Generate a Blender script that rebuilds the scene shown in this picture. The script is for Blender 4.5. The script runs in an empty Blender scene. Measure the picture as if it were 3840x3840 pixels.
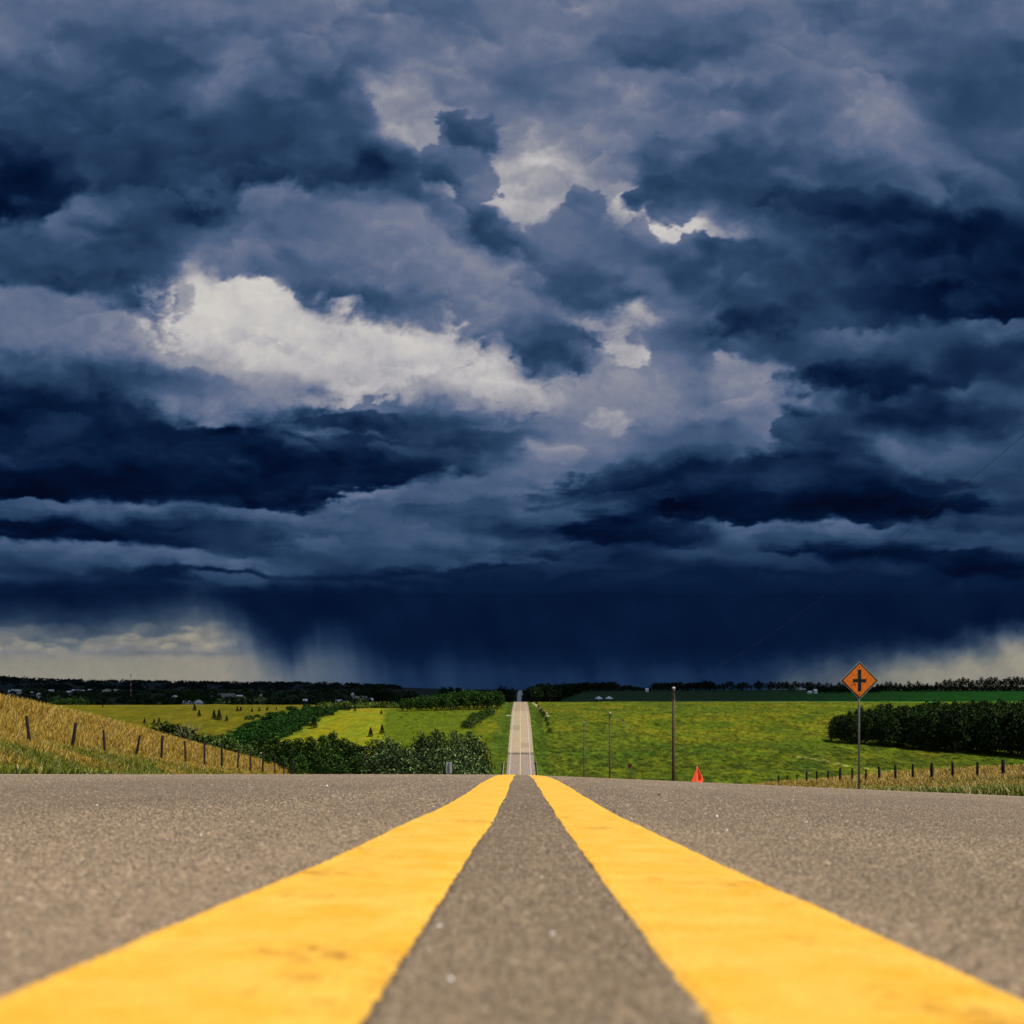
import bpy, bmesh, math, random
import numpy as np
from mathutils import Vector, Matrix
random.seed(7); R = np.random.RandomState(5)
scene = bpy.context.scene
C = scene.collection

# ------------------------------------------------------------------ camera, light, exposure
F = 3733.0          # focal length in pixels of the 3840 px picture
XC, YH = 1951.0, 2585.0   # where the road runs to, and eye level
cam_d = bpy.data.cameras.new('camera'); cam = bpy.data.objects.new('camera', cam_d); C.objects.link(cam)
cam_d.sensor_width = 36; cam_d.sensor_fit = 'HORIZONTAL'; cam_d.lens = 36 * F / 3840
cam_d.shift_x = -(XC - 1920) / 3840; cam_d.shift_y = (YH - 1920) / 3840
cam_d.clip_start = .02; cam_d.clip_end = 60000
cam.location = (0, 0, 0); cam.rotation_euler = (math.pi / 2, 0, 0)
cam_d.dof.use_dof = True; cam_d.dof.focus_distance = 6.0; cam_d.dof.aperture_fstop = 10
scene.camera = cam

SUN_EL, SUN_AZ = math.radians(55), math.radians(112)      # azimuth clockwise from the road's direction (+y)
w = bpy.data.worlds.new('World'); scene.world = w; w.use_nodes = True
nt = w.node_tree; nt.nodes.clear()
sk = nt.nodes.new('ShaderNodeTexSky'); sk.sky_type = 'NISHITA'; sk.sun_disc = False
sk.sun_elevation = SUN_EL; sk.sun_rotation = SUN_AZ
bg = nt.nodes.new('ShaderNodeBackground'); bg.inputs['Strength'].default_value = .09
wo = nt.nodes.new('ShaderNodeOutputWorld')
nt.links.new(sk.outputs[0], bg.inputs[0]); nt.links.new(bg.outputs[0], wo.inputs[0])
sd = bpy.data.lights.new('sun', 'SUN'); sd.energy = 4.6; sd.angle = math.radians(.5); sd.color = (1, .95, .86)
sun = bpy.data.objects.new('sun', sd); C.objects.link(sun)
tosun = Vector((math.sin(SUN_AZ) * math.cos(SUN_EL), math.cos(SUN_AZ) * math.cos(SUN_EL), math.sin(SUN_EL)))
sun.rotation_euler = tosun.to_track_quat('Z', 'Y').to_euler(); sun.location = (30, -20, 60)
scene.view_settings.view_transform = 'Standard'; scene.view_settings.look = 'None'
scene.view_settings.exposure = 0; scene.view_settings.gamma = 1
scene.render.engine = 'CYCLES'

# ------------------------------------------------------------------ helpers
def tag(o, label=None, cat=None, group=None, kind=None):
    if label: o['label'] = label
    if cat: o['category'] = cat
    if group: o['group'] = group
    if kind: o['kind'] = kind
    return o
def empty(name, loc, label, cat, group=None, rz=0):
    o = bpy.data.objects.new(name, None); C.objects.link(o); o.location = loc; o.rotation_euler = (0, 0, rz)
    o.empty_display_size = .2
    return tag(o, label, cat, group)
def link(name, me, parent=None, loc=None):
    o = bpy.data.objects.new(name, me); C.objects.link(o)
    if parent: o.parent = parent
    if loc is not None: o.location = loc
    return o
def mesh_np(name, v, f, mats, col=None, smooth=False, midx=None):
    """v (n,3), f (m,k) with k 3 or 4"""
    me = bpy.data.meshes.new(name); n, m, k = len(v), len(f), f.shape[1]
    me.vertices.add(n); me.vertices.foreach_set('co', np.ascontiguousarray(v, dtype=np.float32).ravel())
    me.loops.add(m * k); me.loops.foreach_set('vertex_index', np.ascontiguousarray(f, dtype=np.int32).ravel())
    me.polygons.add(m); me.polygons.foreach_set('loop_start', np.arange(m, dtype=np.int32) * k)
    me.polygons.foreach_set('loop_total', np.full(m, k, dtype=np.int32))
    if midx is not None: me.polygons.foreach_set('material_index', midx.astype(np.int32))
    me.update(calc_edges=True)
    if smooth: me.polygons.foreach_set('use_smooth', np.ones(m, dtype=bool))
    if col is not None:
        a = me.color_attributes.new('col', 'FLOAT_COLOR', 'POINT')
        c4 = np.ones((n, 4), dtype=np.float32); c4[:, :3] = col
        a.data.foreach_set('color', c4.ravel())
    for mt in (mats if isinstance(mats, (list, tuple)) else [mats]): me.materials.append(mt)
    me.update()
    return me
def grid_faces(nx, ny):
    i = np.arange(nx - 1)[None, :] + np.arange(ny - 1)[:, None] * nx
    i = i.ravel(); return np.stack([i, i + 1, i + 1 + nx, i + nx], 1)
class MB:
    """collects boxes, tubes and polygons for ONE mesh"""
    def __init__(s): s.bm = bmesh.new()
    def box(s, x0, x1, y0, y1, z0, z1, mat=None, mi=0):
        vs = [s.bm.verts.new(p) for p in [(x0,y0,z0),(x1,y0,z0),(x1,y1,z0),(x0,y1,z0),(x0,y0,z1),(x1,y0,z1),(x1,y1,z1),(x0,y1,z1)]]
        if mat: 
            for v in vs: v.co = mat @ v.co
        for q in [(0,3,2,1),(4,5,6,7),(0,1,5,4),(1,2,6,5),(2,3,7,6),(3,0,4,7)]:
            f = s.bm.faces.new([vs[i] for i in q]); f.material_index = mi
        return s
    def tube(s, pts, rad, n=8, cap=True, mi=0, jit=0):
        rings = []
        for i, p in enumerate(pts):
            p = Vector(p); a = Vector(pts[max(i-1,0)]); b = Vector(pts[min(i+1,len(pts)-1)])
            d = (b - a).normalized(); u = d.orthogonal().normalized() if abs(d.z) < .9 else Vector((1,0,0)); u = (u - d*u.dot(d)).normalized(); w_ = d.cross(u)
            r = rad[i] if isinstance(rad, (list, tuple)) else rad
            rings.append([s.bm.verts.new(p + (u*math.cos(t)+w_*math.sin(t)) * r * (1 + random.uniform(-jit, jit))) for t in [2*math.pi*k/n for k in range(n)]])
        for a, b in zip(rings, rings[1:]):
            for k in range(n):
                f = s.bm.faces.new([a[k], a[(k+1)%n], b[(k+1)%n], b[k]]); f.smooth = True; f.material_index = mi
        if cap:
            s.bm.faces.new(rings[0][::-1]).material_index = mi; s.bm.faces.new(rings[-1]).material_index = mi
        return s
    def poly(s, pts, mi=0):
        f = s.bm.faces.new([s.bm.verts.new(p) for p in pts]); f.material_index = mi; return s
    def prism(s, pts, y0, y1, mi=0):
        """outline of (x, z) points extruded from y0 to y1"""
        a = [s.bm.verts.new((p[0], y0, p[1])) for p in pts]; b = [s.bm.verts.new((p[0], y1, p[1])) for p in pts]
        n = len(pts); fs = [s.bm.faces.new(a), s.bm.faces.new(b[::-1])]
        for k in range(n): fs.append(s.bm.faces.new([a[k], b[k], b[(k+1)%n], a[(k+1)%n]]))
        for f in fs: f.material_index = mi
        return s
    def build(s, name, mats, parent=None, loc=None):
        bmesh.ops.recalc_face_normals(s.bm, faces=s.bm.faces[:])
        me = bpy.data.meshes.new(name); s.bm.to_mesh(me); s.bm.free()
        for m in (mats if isinstance(mats, (list, tuple)) else [mats]): me.materials.append(m)
        return link(name, me, parent, loc)

def newmat(name):
    m = bpy.data.materials.new(name); m.use_nodes = True; nt = m.node_tree
    return m, nt, nt.nodes['Principled BSDF']
def nd(nt, t, **k):
    n = nt.nodes.new(t)
    for a, b in k.items():
        if a in n.inputs: n.inputs[a].default_value = b
        else: setattr(n, a, b)
    return n
def plain(name, col, rough=.8, var=.25, scale=6., metal=0, bump=.0, spec=.3):
    """one surface colour broken up by two sizes of noise"""
    m, nt, b = newmat(name); L = nt.links.new
    tc = nd(nt, 'ShaderNodeTexCoord'); n1 = nd(nt, 'ShaderNodeTexNoise', Scale=scale, Detail=6.)
    L(tc.outputs['Object'], n1.inputs['Vector'])
    mr = nd(nt, 'ShaderNodeMapRange'); mr.inputs[1].default_value = .3; mr.inputs[2].default_value = .7
    mr.inputs[3].default_value = 1 - var; mr.inputs[4].default_value = 1 + var
    L(n1.outputs[0], mr.inputs[0])
    vm = nd(nt, 'ShaderNodeVectorMath', operation='SCALE'); vm.inputs[0].default_value = col
    L(mr.outputs[0], vm.inputs['Scale']); L(vm.outputs[0], b.inputs['Base Color'])
    b.inputs['Roughness'].default_value = rough; b.inputs['Metallic'].default_value = metal
    b.inputs['Specular IOR Level'].default_value = spec
    if bump:
        bp = nd(nt, 'ShaderNodeBump', Strength=bump, Distance=.02); L(n1.outputs[0], bp.inputs['Height']); L(bp.outputs[0], b.inputs['Normal'])
    return m
def attr_mat(name, rough=.85, objvar=0., nscale=0., nvar=0., spec=.15, bumps=()):
    """surface colour from the mesh's 'col' attribute, varied per object and by noise"""
    m, nt, b = newmat(name); L = nt.links.new
    at = nd(nt, 'ShaderNodeAttribute', attribute_name='col'); c = at.outputs['Color']
    tc = nd(nt, 'ShaderNodeTexCoord')
    if nvar:
        n1 = nd(nt, 'ShaderNodeTexNoise', Scale=nscale, Detail=5.); L(tc.outputs['Object'], n1.inputs['Vector'])
        mr = nd(nt, 'ShaderNodeMapRange'); mr.inputs[1].default_value = .3; mr.inputs[2].default_value = .7
        mr.inputs[3].default_value = 1 - nvar; mr.inputs[4].default_value = 1 + nvar; L(n1.outputs[0], mr.inputs[0])
        vm = nd(nt, 'ShaderNodeVectorMath', operation='SCALE'); L(c, vm.inputs[0]); L(mr.outputs[0], vm.inputs['Scale']); c = vm.outputs[0]
    if objvar:
        oi = nd(nt, 'ShaderNodeObjectInfo'); mr = nd(nt, 'ShaderNodeMapRange')
        mr.inputs[3].default_value = 1 - objvar; mr.inputs[4].default_value = 1 + objvar; L(oi.outputs['Random'], mr.inputs[0])
        vm = nd(nt, 'ShaderNodeVectorMath', operation='SCALE'); L(c, vm.inputs[0]); L(mr.outputs[0], vm.inputs['Scale']); c = vm.outputs[0]
    L(c, b.inputs['Base Color']); b.inputs['Roughness'].default_value = rough; b.inputs['Specular IOR Level'].default_value = spec
    return m
def lin(rgb):
    return [((c / 255.) / 12.92 if c <= 10 else (((c / 255.) + .055) / 1.055) ** 2.4) for c in rgb]

# ---- SKYCODE START
def _hash(ix, iy, seed):
    h = (ix.astype(np.int64) * 374761393 + iy.astype(np.int64) * 668265263 + seed * 1442695041) & 0xFFFFFFFF
    h = ((h ^ (h >> 13)) * 1274126177) & 0xFFFFFFFF
    return (h ^ (h >> 16)) & 0xFFFFFFFF
def pnoise(x, y, seed=0):
    """2-D gradient noise, about -1..1"""
    ix = np.floor(x); iy = np.floor(y); fx = x - ix; fy = y - iy
    u = fx ** 3 * (fx * (fx * 6 - 15) + 10); v = fy ** 3 * (fy * (fy * 6 - 15) + 10)
    def g(dx, dy):
        a = _hash(ix + dx, iy + dy, seed) * (2 * np.pi / 4294967296.0)
        return np.cos(a) * (fx - dx) + np.sin(a) * (fy - dy)
    a = g(0, 0); b = g(1, 0); c = g(0, 1); d = g(1, 1)
    return 1.5 * ((a * (1 - u) + b * u) * (1 - v) + (c * (1 - u) + d * u) * v)
def fbm(x, y, oct=5, seed=0, gain=.5):
    s = 0; a = 1; n = 0
    for i in range(oct):
        s = s + a * pnoise(x, y, seed + i * 17); n += a; a *= gain
        x, y = (x * .8 - y * .6) * 2.03 + 13.1, (x * .6 + y * .8) * 2.03 + 7.7
    return s / n * 1.6
def sstep(a, b, x):
    t = np.clip((x - a) / (b - a), 0, 1); return t * t * (3 - 2 * t)
# storm cloud masses, far to near: kind, centre, radii, tilt, brightness of top, of bottom, edge softness, edge raggedness, opacity
CLOUDS = [
 (950,140,400,160,10,.46,.49,.9,.3,.95),
 (760,250,120,95,50,.60,.68,.8,.4,.95),
 (1000,380,95,130,-30,.78,.90,.7,.5,1),
 (860,240,90,40,20,.62,.62,.8,.6,.8),
 (930,420,120,90,0,.74,.78,.7,.4,.9),
 (1130,385,200,50,14,.62,.74,.8,.4,.95),
 (1270,425,115,42,16,.86,.86,.5,.5,1),
 (600,655,470,170,5,.88,.76,.75,.5,1),
 (400,610,290,130,5,.93,.82,.95,.6,.97),
 (500,655,110,28,6,.70,.66,1.0,.8,.7),
 (640,640,90,24,10,.66,.62,1.0,.9,.6),
 (440,690,250,65,6,.82,.66,1.1,.5,.8),
 (330,700,120,24,8,.66,.6,1.1,.7,.5),
 (740,650,220,80,0,.90,.80,.8,.5,.9),
 (250,700,200,60,10,.7,.6,.9,.5,.7),
 (900,790,240,80,0,.62,.50,.9,.5,.85),
 (930,745,90,40,0,.78,.66,.7,.6,.9),
 (1190,640,130,60,50,.88,.74,.6,.6,1),
 # top left mass
 (280,170,400,190,-4,.37,.29,.7,.3,.97),
 (120,40,200,60,0,.46,.44,1.1,.4,.8),
 (455,110,70,80,10,.52,.46,1.1,.4,.85),
 (220,180,210,130,20,.31,.24,1.2,.4,.9),
 (545,175,125,110,20,.45,.29,.25,.18,.98),
 (610,275,110,115,20,.38,.22,.22,.18,.98),
 (685,330,52,58,0,.36,.27,.25,.25,.97),
 (380,240,290,100,4,.29,.18,1.1,.3,.95),
 (430,325,290,100,6,.24,.10,.8,.3,.97),
 (540,350,150,60,8,.19,.11,.7,.3,.95),
 (80,340,330,105,8,.22,.07,.8,.3,.97),
 (90,410,230,60,0,.11,.08,.7,.3,.9),
 (270,430,95,85,30,.18,.15,.4,.35,.97),
 (500,470,170,52,0,.46,.40,.8,.4,.95),
 (130,515,185,88,14,.34,.10,.4,.3,.98),
 (150,430,90,50,-20,.40,.27,.6,.3,.95),
 (30,470,60,60,0,.3,.22,.9,.4,.7),
 # middle
 (640,450,230,95,14,.50,.36,.6,.4,.95),
 (700,545,150,50,14,.36,.22,.45,.5,.97),
 (600,520,110,40,10,.42,.34,.6,.5,.9),
 (830,490,180,90,20,.54,.42,.7,.5,.85),
 (940,570,130,90,30,.48,.38,.7,.6,.85),
 (345,556,22,28,40,.56,.5,1.2,1.6,.7),
 (1115,490,160,88,12,.46,.27,.3,.4,.98),
 (1095,395,46,44,0,.48,.40,.35,.5,.97),
 (1040,450,60,40,0,.48,.42,.4,.5,.9),
 (1110,540,120,42,4,.24,.19,.5,.3,.93),
 (1240,505,50,50,0,.34,.28,.5,.4,.8),
 (1320,475,70,38,-10,.40,.36,.4,.5,.97),
 (1330,580,170,110,30,.44,.37,.7,.5,.97),
 (1025,645,105,58,10,.38,.22,.45,.5,.97),
 (960,600,70,50,0,.5,.42,.7,.6,.8),
 (1280,700,36,110,-40,.44,.40,.7,.5,.85),
 (855,290,100,56,-30,.38,.26,.35,.6,.98),
 (900,252,44,36,20,.40,.30,.45,1.0,.9),
 (905,335,60,44,70,.42,.30,.4,.8,.9),
 (915,425,86,38,30,.36,.22,.4,.5,.98),
 (845,400,40,30,40,.46,.36,.5,.8,.9),
 # upper right
 (1260,340,80,70,70,.38,.30,.35,.5,.95),
 (1200,380,22,30,20,.32,.30,.4,.6,.9),
 (1240,95,120,34,-6,.34,.28,.6,.4,.9),
 (840,40,130,45,14,.36,.34,.7,.3,.9),
 (1150,30,160,40,10,.38,.36,.9,.3,.7),
 (1450,60,170,70,0,.40,.37,.9,.4,.6),
 (1800,120,280,190,0,.42,.37,.9,.4,.7),
 (1880,300,190,160,0,.30,.26,.7,.4,.9),
 (1350,200,130,70,0,.36,.34,.8,.4,.7),
 (1460,165,95,78,0,.52,.36,.22,.16,.98),
 (1610,210,130,75,20,.49,.38,.22,.2,.97),
 (1580,310,260,120,22,.44,.32,.35,.25,.97),
 (1730,320,210,75,28,.50,.36,.2,.2,.98),
 (1865,372,75,52,30,.48,.34,.2,.3,.98),
 (1400,330,150,70,10,.36,.30,.9,.4,.8),
 (1600,350,160,60,24,.36,.28,.9,.3,.8),
 (1700,450,330,75,14,.20,.09,.6,.2,.97),
 (1850,540,260,150,0,.09,.03,.6,.2,.97),
 (1620,520,230,90,10,.16,.08,.7,.3,.9),
 (1750,600,260,60,4,.07,.04,.5,.3,.95),
 (1480,560,150,110,20,.25,.15,.8,.4,.85),
 (1520,470,140,50,5,.24,.18,.9,.4,.6),
 (1500,620,190,40,0,.18,.17,1.1,.4,.7),
 (1890,180,130,220,0,.30,.26,1.,.4,.8),
 (1600,40,260,60,0,.35,.33,1.,.4,.7),
 # right, middle height
 (1700,650,330,36,-5,.32,.24,.4,.5,.95),
 (1500,690,150,60,0,.3,.24,.7,.6,.85),
 (1330,780,240,100,8,.50,.40,.6,.6,.9),
 (1420,765,130,85,14,.57,.42,.22,.6,.97),
 (1180,780,110,80,0,.6,.46,.7,.7,.8),
 (1150,800,40,26,0,.72,.6,.5,.8,.8),
 (1300,850,160,40,0,.42,.28,.5,.7,.8),
 (1740,705,240,46,-4,.19,.13,.9,.4,.9),
 (1860,765,200,36,-4,.32,.22,.5,.5,.9),
 (1740,800,210,40,2,.19,.15,1.0,.4,.85),
 (1750,890,290,60,0,.30,.22,.6,.5,.95),
 (1560,830,100,50,6,.24,.12,.4,.5,.9),
 # left, middle height
 (60,610,230,70,10,.48,.38,.8,.5,.85),
 (110,710,250,50,8,.36,.22,.8,.4,.9),
 (340,715,90,26,8,.42,.34,.6,.5,.9),
 (360,775,280,42,6,.54,.42,.8,.5,.9),
 (500,740,120,30,0,.55,.5,.8,.5,.7),
 (760,800,260,50,0,.34,.26,.7,.6,.85),
 (40,780,300,80,5,.13,.05,.6,.3,.97),
 (360,880,440,80,4,.11,.02,.4,.4,.97),
 (750,885,260,62,2,.17,.05,.4,.5,.97),
 (700,800,170,22,3,.16,.14,.6,.5,.9),
 (960,850,90,40,0,.22,.14,.5,.6,.9),
 (545,850,60,20,20,.30,.16,.5,.8,.8),
 (790,860,90,20,10,.33,.2,.6,.8,.8),
 (60,925,330,42,2,.04,.02,.4,.3,.97),
 # light rims and lower shelves
 (1060,890,170,60,-10,.46,.36,.6,.6,.95),
 (1060,850,40,24,0,.6,.5,.5,.8,.8),
 (860,950,250,46,-4,.44,.30,.4,.7,.95),
 (880,915,50,24,0,.5,.4,.3,.7,.9),
 (330,978,420,26,3,.38,.20,.3,.6,.95),
 (100,1015,330,32,5,.06,.04,.5,.4,.97),
 (450,1018,170,34,8,.20,.13,.5,.5,.9),
 (300,1062,360,30,4,.42,.22,.25,.5,.97),
 (1060,1000,450,80,0,.32,.22,.8,.5,.9),
 (830,1050,330,50,2,.32,.25,.5,.5,.85),
 (480,1090,300,15,2,.10,.09,.6,.5,.9),
 (600,1105,230,16,4,.3,.2,.5,.5,.85),
 (1320,915,290,50,-4,.12,.06,.55,.5,.97),
 (1620,925,240,40,0,.18,.08,.6,.5,.9),
 (1180,965,170,24,-5,.33,.24,.6,.7,.8),
 (1250,1015,220,36,4,.14,.08,.5,.5,.95),
 (1550,960,380,30,0,.07,.04,.5,.4,.97),
 (1620,1012,290,24,3,.38,.16,.3,.6,.95),
 (1400,1035,60,34,30,.28,.2,.5,.7,.8),
 (1750,1062,300,28,4,.08,.04,.5,.4,.97),
 (1350,1060,400,24,3,.22,.12,.5,.5,.9),
 (1100,1085,450,26,0,.13,.09,.7,.5,.9),
 (1850,1000,150,30,0,.26,.16,.6,.5,.6),
]
def storm_sky(x, y):
    """brightness and warmth of the cloud field; x, y: degrees-like sky position, 1878 units per unit tangent, horizon at y = 1300"""
    n1 = fbm(x / 260, y / 190, 6, 3); n2 = fbm(x / 260 + 40, y / 190 + 9, 6, 5)
    n3 = fbm(x / 90, y / 62, 5, 11, .55); n4 = fbm(x / 90 + 77, y / 62, 5, 12, .55)
    low = sstep(700, 1100, y)
    wx = x + 16 * n1 + 24 * n3; wy = y + (10 * n2 + 20 * n4) * (1 - .45 * low)
    vary = .6 + 2.4 * sstep(-.45, .5, fbm(x / 190 + 5, y / 130, 3, 71))      # edges crisp here, dissolving there
    # billows: rounded heads lit from above, the difference of two heights
    kx = 1.0; ky = 1.0 + 1.2 * low
    def bil(px_, py_):
        s_ = 0; a_ = 1; f_ = 1 / 120.
        for i in range(3):
            s_ = s_ + a_ * (1 - np.abs(pnoise(px_ * f_ * kx + i * 9.1, py_ * f_ * ky * 1.35 + i * 3.3, 81 + i)) * 2.2); a_ *= .52; f_ *= 2.05
        return s_
    bx = x + 22 * n3 + 30 * n2; by = y + 18 * n4
    relief = np.clip((bil(bx, by) - bil(bx - 5, by - 9)) * 1.0, -1, 1)
    det = fbm(wx / 70, wy / (48 - 22 * low), 5, 21, .55)
    det2 = fbm(wx / 330, wy / (240 - 170 * low), 4, 31)
    L = np.interp(y, [0, 300, 600, 800, 900, 1000, 1090, 1120, 1300], [.46, .50, .55, .42, .26, .26, .17, .085, .085])
    L = L + .03 * det2 - .05 * sstep(1100, 1900, x) * (y < 900)
    hf = fbm(wx / 26, wy / 20, 4, 91, .6) * (1 - .8 * low)
    for k, (cx, cy, rx, ry, rot, lt, lb, sf, rg, op) in enumerate(CLOUDS):
        a = np.radians(rot); c, s = np.cos(a), np.sin(a)
        R = 1.7
        m0 = (np.abs(x - cx) < (rx + ry) * R + 90) & (np.abs(y - cy) < (rx * abs(s) + ry) * R + 90)
        if not m0.any(): continue
        dx = wx[m0] - cx; dy = wy[m0] - cy
        u = (dx * c + dy * s) / rx; v = (-dx * s + dy * c) / ry
        rr = np.sqrt(u * u + v * v)
        # tops are billowed and crisp, bases softer
        lit = sstep(.42, .66, L[m0])      # against the bright gaps edges are ragged and crisp, elsewhere they melt
        ragged = rg * ((.25 + .30 * lit) * det[m0] + .36 * n3[m0] + .30 * lit * hf[m0])
        soft = sf * np.where(v < 0, .65, 1.25) * vary[m0] * (1.3 - .5 * lit)
        m = sstep(-.5, .5, (1 - rr + ragged) / soft) * op
        t = np.clip(v * .5 + .5 + .16 * det[m0], 0, 1); t = t * t * (3 - 2 * t)
        col = lt + (lb - lt) * t + .03 * det[m0] * (lt + .12)
        L[m0] = L[m0] * (1 - m) + col * m
    # rounded billows over the masses, each lit on its upper side and shaded in its belly
    rng = np.random.RandomState(12)
    for k in range(900):
        cy = rng.uniform(-60, 1085); cx = rng.uniform(-80, 2010)
        f = np.interp(cy, [0, 600, 1090], [1.0, .85, .36])
        big = k < 240
        sz = rng.uniform(95, 190) if big else rng.uniform(24, 80)
        rx = sz * rng.uniform(.95, 1.4); ry = sz * f * rng.uniform(.6, .85)
        rot = np.radians(rng.uniform(-20, 20)); la = np.radians(rng.uniform(-35, 30))
        m0 = (np.abs(x - cx) < rx * 1.7 + 40) & (np.abs(y - cy) < ry * 1.7 + rx * .35 + 30)
        if m0.sum() < 4: continue
        near = m0 & (np.abs(x - cx) < rx * .5) & (np.abs(y - cy) < ry * .5)
        l0 = L[near].mean() if near.any() else L[m0].mean()
        dx = wx[m0] - cx; dy = wy[m0] - cy; c, s_ = np.cos(rot), np.sin(rot)
        u = (dx * c + dy * s_) / rx; v = (-dx * s_ + dy * c) / ry; rr = np.sqrt(u * u + v * v)
        up = -(v * np.cos(la) + u * np.sin(la))          # +1 towards the light
        edge = np.clip(.22 + .30 * up, .12, 1.) if False else np.where(up > 0, .30, 1.0)
        m = sstep(-.5, .5, (1 - rr + .12 * det[m0] + .22 * n3[m0]) / (edge * vary[m0]))
        d = (.032 + .20 * l0 * (1.02 - l0)) * rng.uniform(.35, 1.0) * (.6 if big else .62)
        L[m0] += d * (.0 + 1.0 * np.clip(up, -1.1, 1.0)) * m
    fine = .04 + .96 * sstep(.42, .72, L)
    L = L + (.05 * det * fine + .02 * n4 * fine + .012 * n3) * (1 - sstep(1060, 1110, y)) + .03 * n1 * (1 - sstep(1000, 1110, y))
    # the rain belt under the cloud base
    base = 1108 + 10 * n3 + 14 * n1
    belt = sstep(-14, 14, y - base)
    rain = np.clip(.082 + .02 * n1 + .02 * n2 * sstep(1110, 1150, y) + .02 * fbm(x / 130 - y / 300, y / 300, 3, 63), .03, 1)
    L = L * (1 - belt) + rain * belt
    warm = np.zeros_like(L)
    # light below the rain: left, a narrow one further on, right
    st = fbm(x / 52 - y / 260, y / 800, 3, 51, .5)          # slanting streaks
    wob = 60 * fbm(x / 210, y / 400, 3, 55)
    cum = fbm(x / 70, y / 30, 6, 61, .6) * 1.3
    le = np.interp(x, [-900, 0, 60, 150, 330, 370, 420, 480, 550, 600, 680, 760, 840, 900, 1000], [1158, 1168, 1156, 1166, 1166, 1146, 1154, 1196, 1240, 1190, 1228, 1285, 1235, 1258, 1305])
    gl = sstep(-55, 75, y - le + 16 * st * sstep(200, 500, x) + 22 * wob / 60 + 6 * cum)
    pk = np.interp(x, [-900, 0, 330, 420, 500, 600, 680, 760, 850, 980], [.57, .56, .57, .57, .49, .41, .32, .20, .23, .16])
    glow = pk * (.80 + .14 * sstep(1170, 1280, y)) + .07 * st * pk * sstep(250, 520, x) + .05 * np.clip(cum, -.7, .9) * np.exp(-((y - 1212) / 30.) ** 2) * sstep(620, 400, x) - .10 * np.exp(-((y - 1233 - 5 * n3) / 5.) ** 2) * sstep(150, 260, x) * sstep(520, 400, x) * .6
    pf = np.zeros_like(L)
    for k in range(46):
        cx = rng.uniform(-60, 470); cy = rng.choice([1196, 1212, 1222]) + rng.uniform(-9, 7); rx = rng.uniform(12, 40); ry = rx * rng.uniform(.35, .6)
        u = (x + 6 * n3 - cx) / rx; v = (y + 4 * n4 - cy) / ry
        m = sstep(1.15, .6, np.sqrt(u * u + v * v)); pf = pf * (1 - m * .7) + m * np.clip(.5 - .75 * v, -.5, 1) * .7
    pf = pf * sstep(520, 380, x)
    glow = glow - .045 * sstep(1235, 1205, y) * sstep(520, 380, x) + .19 * pf
    L = L * (1 - gl) + np.maximum(glow, L) * gl
    warm = np.maximum(warm, gl * sstep(850, 330, x) * np.clip(.72 + .6 * pf + .38 * sstep(1225, 1255, y), 0, 1))
    re = np.interp(x, [1280, 1400, 1500, 1650, 1750, 1850, 1932, 2600], [1345, 1285, 1256, 1236, 1222, 1203, 1190, 1170])
    gr = sstep(-40, 60, y - re + 9 * st + 14 * n3)
    pr = np.interp(x, [1280, 1420, 1560, 1700, 1932], [.12, .20, .36, .47, .55]) + .06 * n3
    L = L * (1 - gr) + np.maximum(pr, L) * gr
    warm = np.maximum(warm, gr * sstep(1330, 1640, x))
    L = L + .11 * sstep(1215, 1300, y) * (1 - gl) * (1 - gr) * (1 + .4 * st)
    L = L + .035 * sstep(.02, .2, L) * sstep(.75, .4, L) * (y < 1120)
    return np.clip(L, .0, 1), np.clip(warm, 0, 1)
# ---- SKYCODE END

# ------------------------------------------------------------------ the lie of the land
def pchip(xs, ys):
    xs = np.array(xs, float); ys = np.array(ys, float); h = np.diff(xs); d = np.diff(ys) / h; m = np.zeros_like(ys)
    for i in range(1, len(xs) - 1):
        if d[i-1] * d[i] > 0:
            w1 = 2 * h[i] + h[i-1]; w2 = h[i] + 2 * h[i-1]; m[i] = (w1 + w2) / (w1 / d[i-1] + w2 / d[i])
    m[0] = d[0]; m[-1] = d[-1]
    def f(x):
        x = np.clip(np.asarray(x, float), xs[0], xs[-1]); i = np.clip(np.searchsorted(xs, x) - 1, 0, len(xs) - 2)
        t = (x - xs[i]) / h[i]; t2 = t * t; t3 = t2 * t
        return (2*t3-3*t2+1)*ys[i] + (t3-2*t2+t)*h[i]*m[i] + (-2*t3+3*t2)*ys[i+1] + (t3-t2)*h[i]*m[i+1]
    return f
_nk = [(-40,3.2),(-20,1.55),(-8,.57),(-3,.165),(-1,.006),(0,-.0735),(.15,-.088),(.3,-.1009),(.381,-.1082),(.628,-.1300),(.81,-.146),(1.16,-.1735),(1.885,-.2325),(2.8,-.2990),(3.73,-.3620),(5,-.4530),(6.5,-.5680),(8,-.6920),(9.5,-.8190),(12,-1.05),(16,-1.47),(22,-2.13),(30,-3.03)]
_c = [(40,-4.15),(60,-6.5),(90,-10.),(130,-14.8),(180,-20.8),(230,-26.4),(270,-30),(300,-30.9),(333,-28.9),(385,-24.6),(440,-19.6),(500,-15.4),(550,-12.6),(640,-10.3),(715,-9.)]
_road = pchip([a for a, b in _nk] + [a for a, b in _c] + [760,850,1000,1200,1460,1770,1900,2200,2800,4000,8000,20000],
              [b for a, b in _nk] + [b for a, b in _c] + [-10.,-14,-19,-22,-17.8,-4.9,-5.8,-9,-3.9,-3.4,-3,-30])
_right = pchip([a for a, b in _nk] + [a for a, b in _c] + [760,900,1100,1300,1600,3000,8000,20000],
               [b for a, b in _nk] + [b for a, b in _c] + [-9.4,-8.6,-4.9,-1.8,-1.2,-3,-4,-30])
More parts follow.
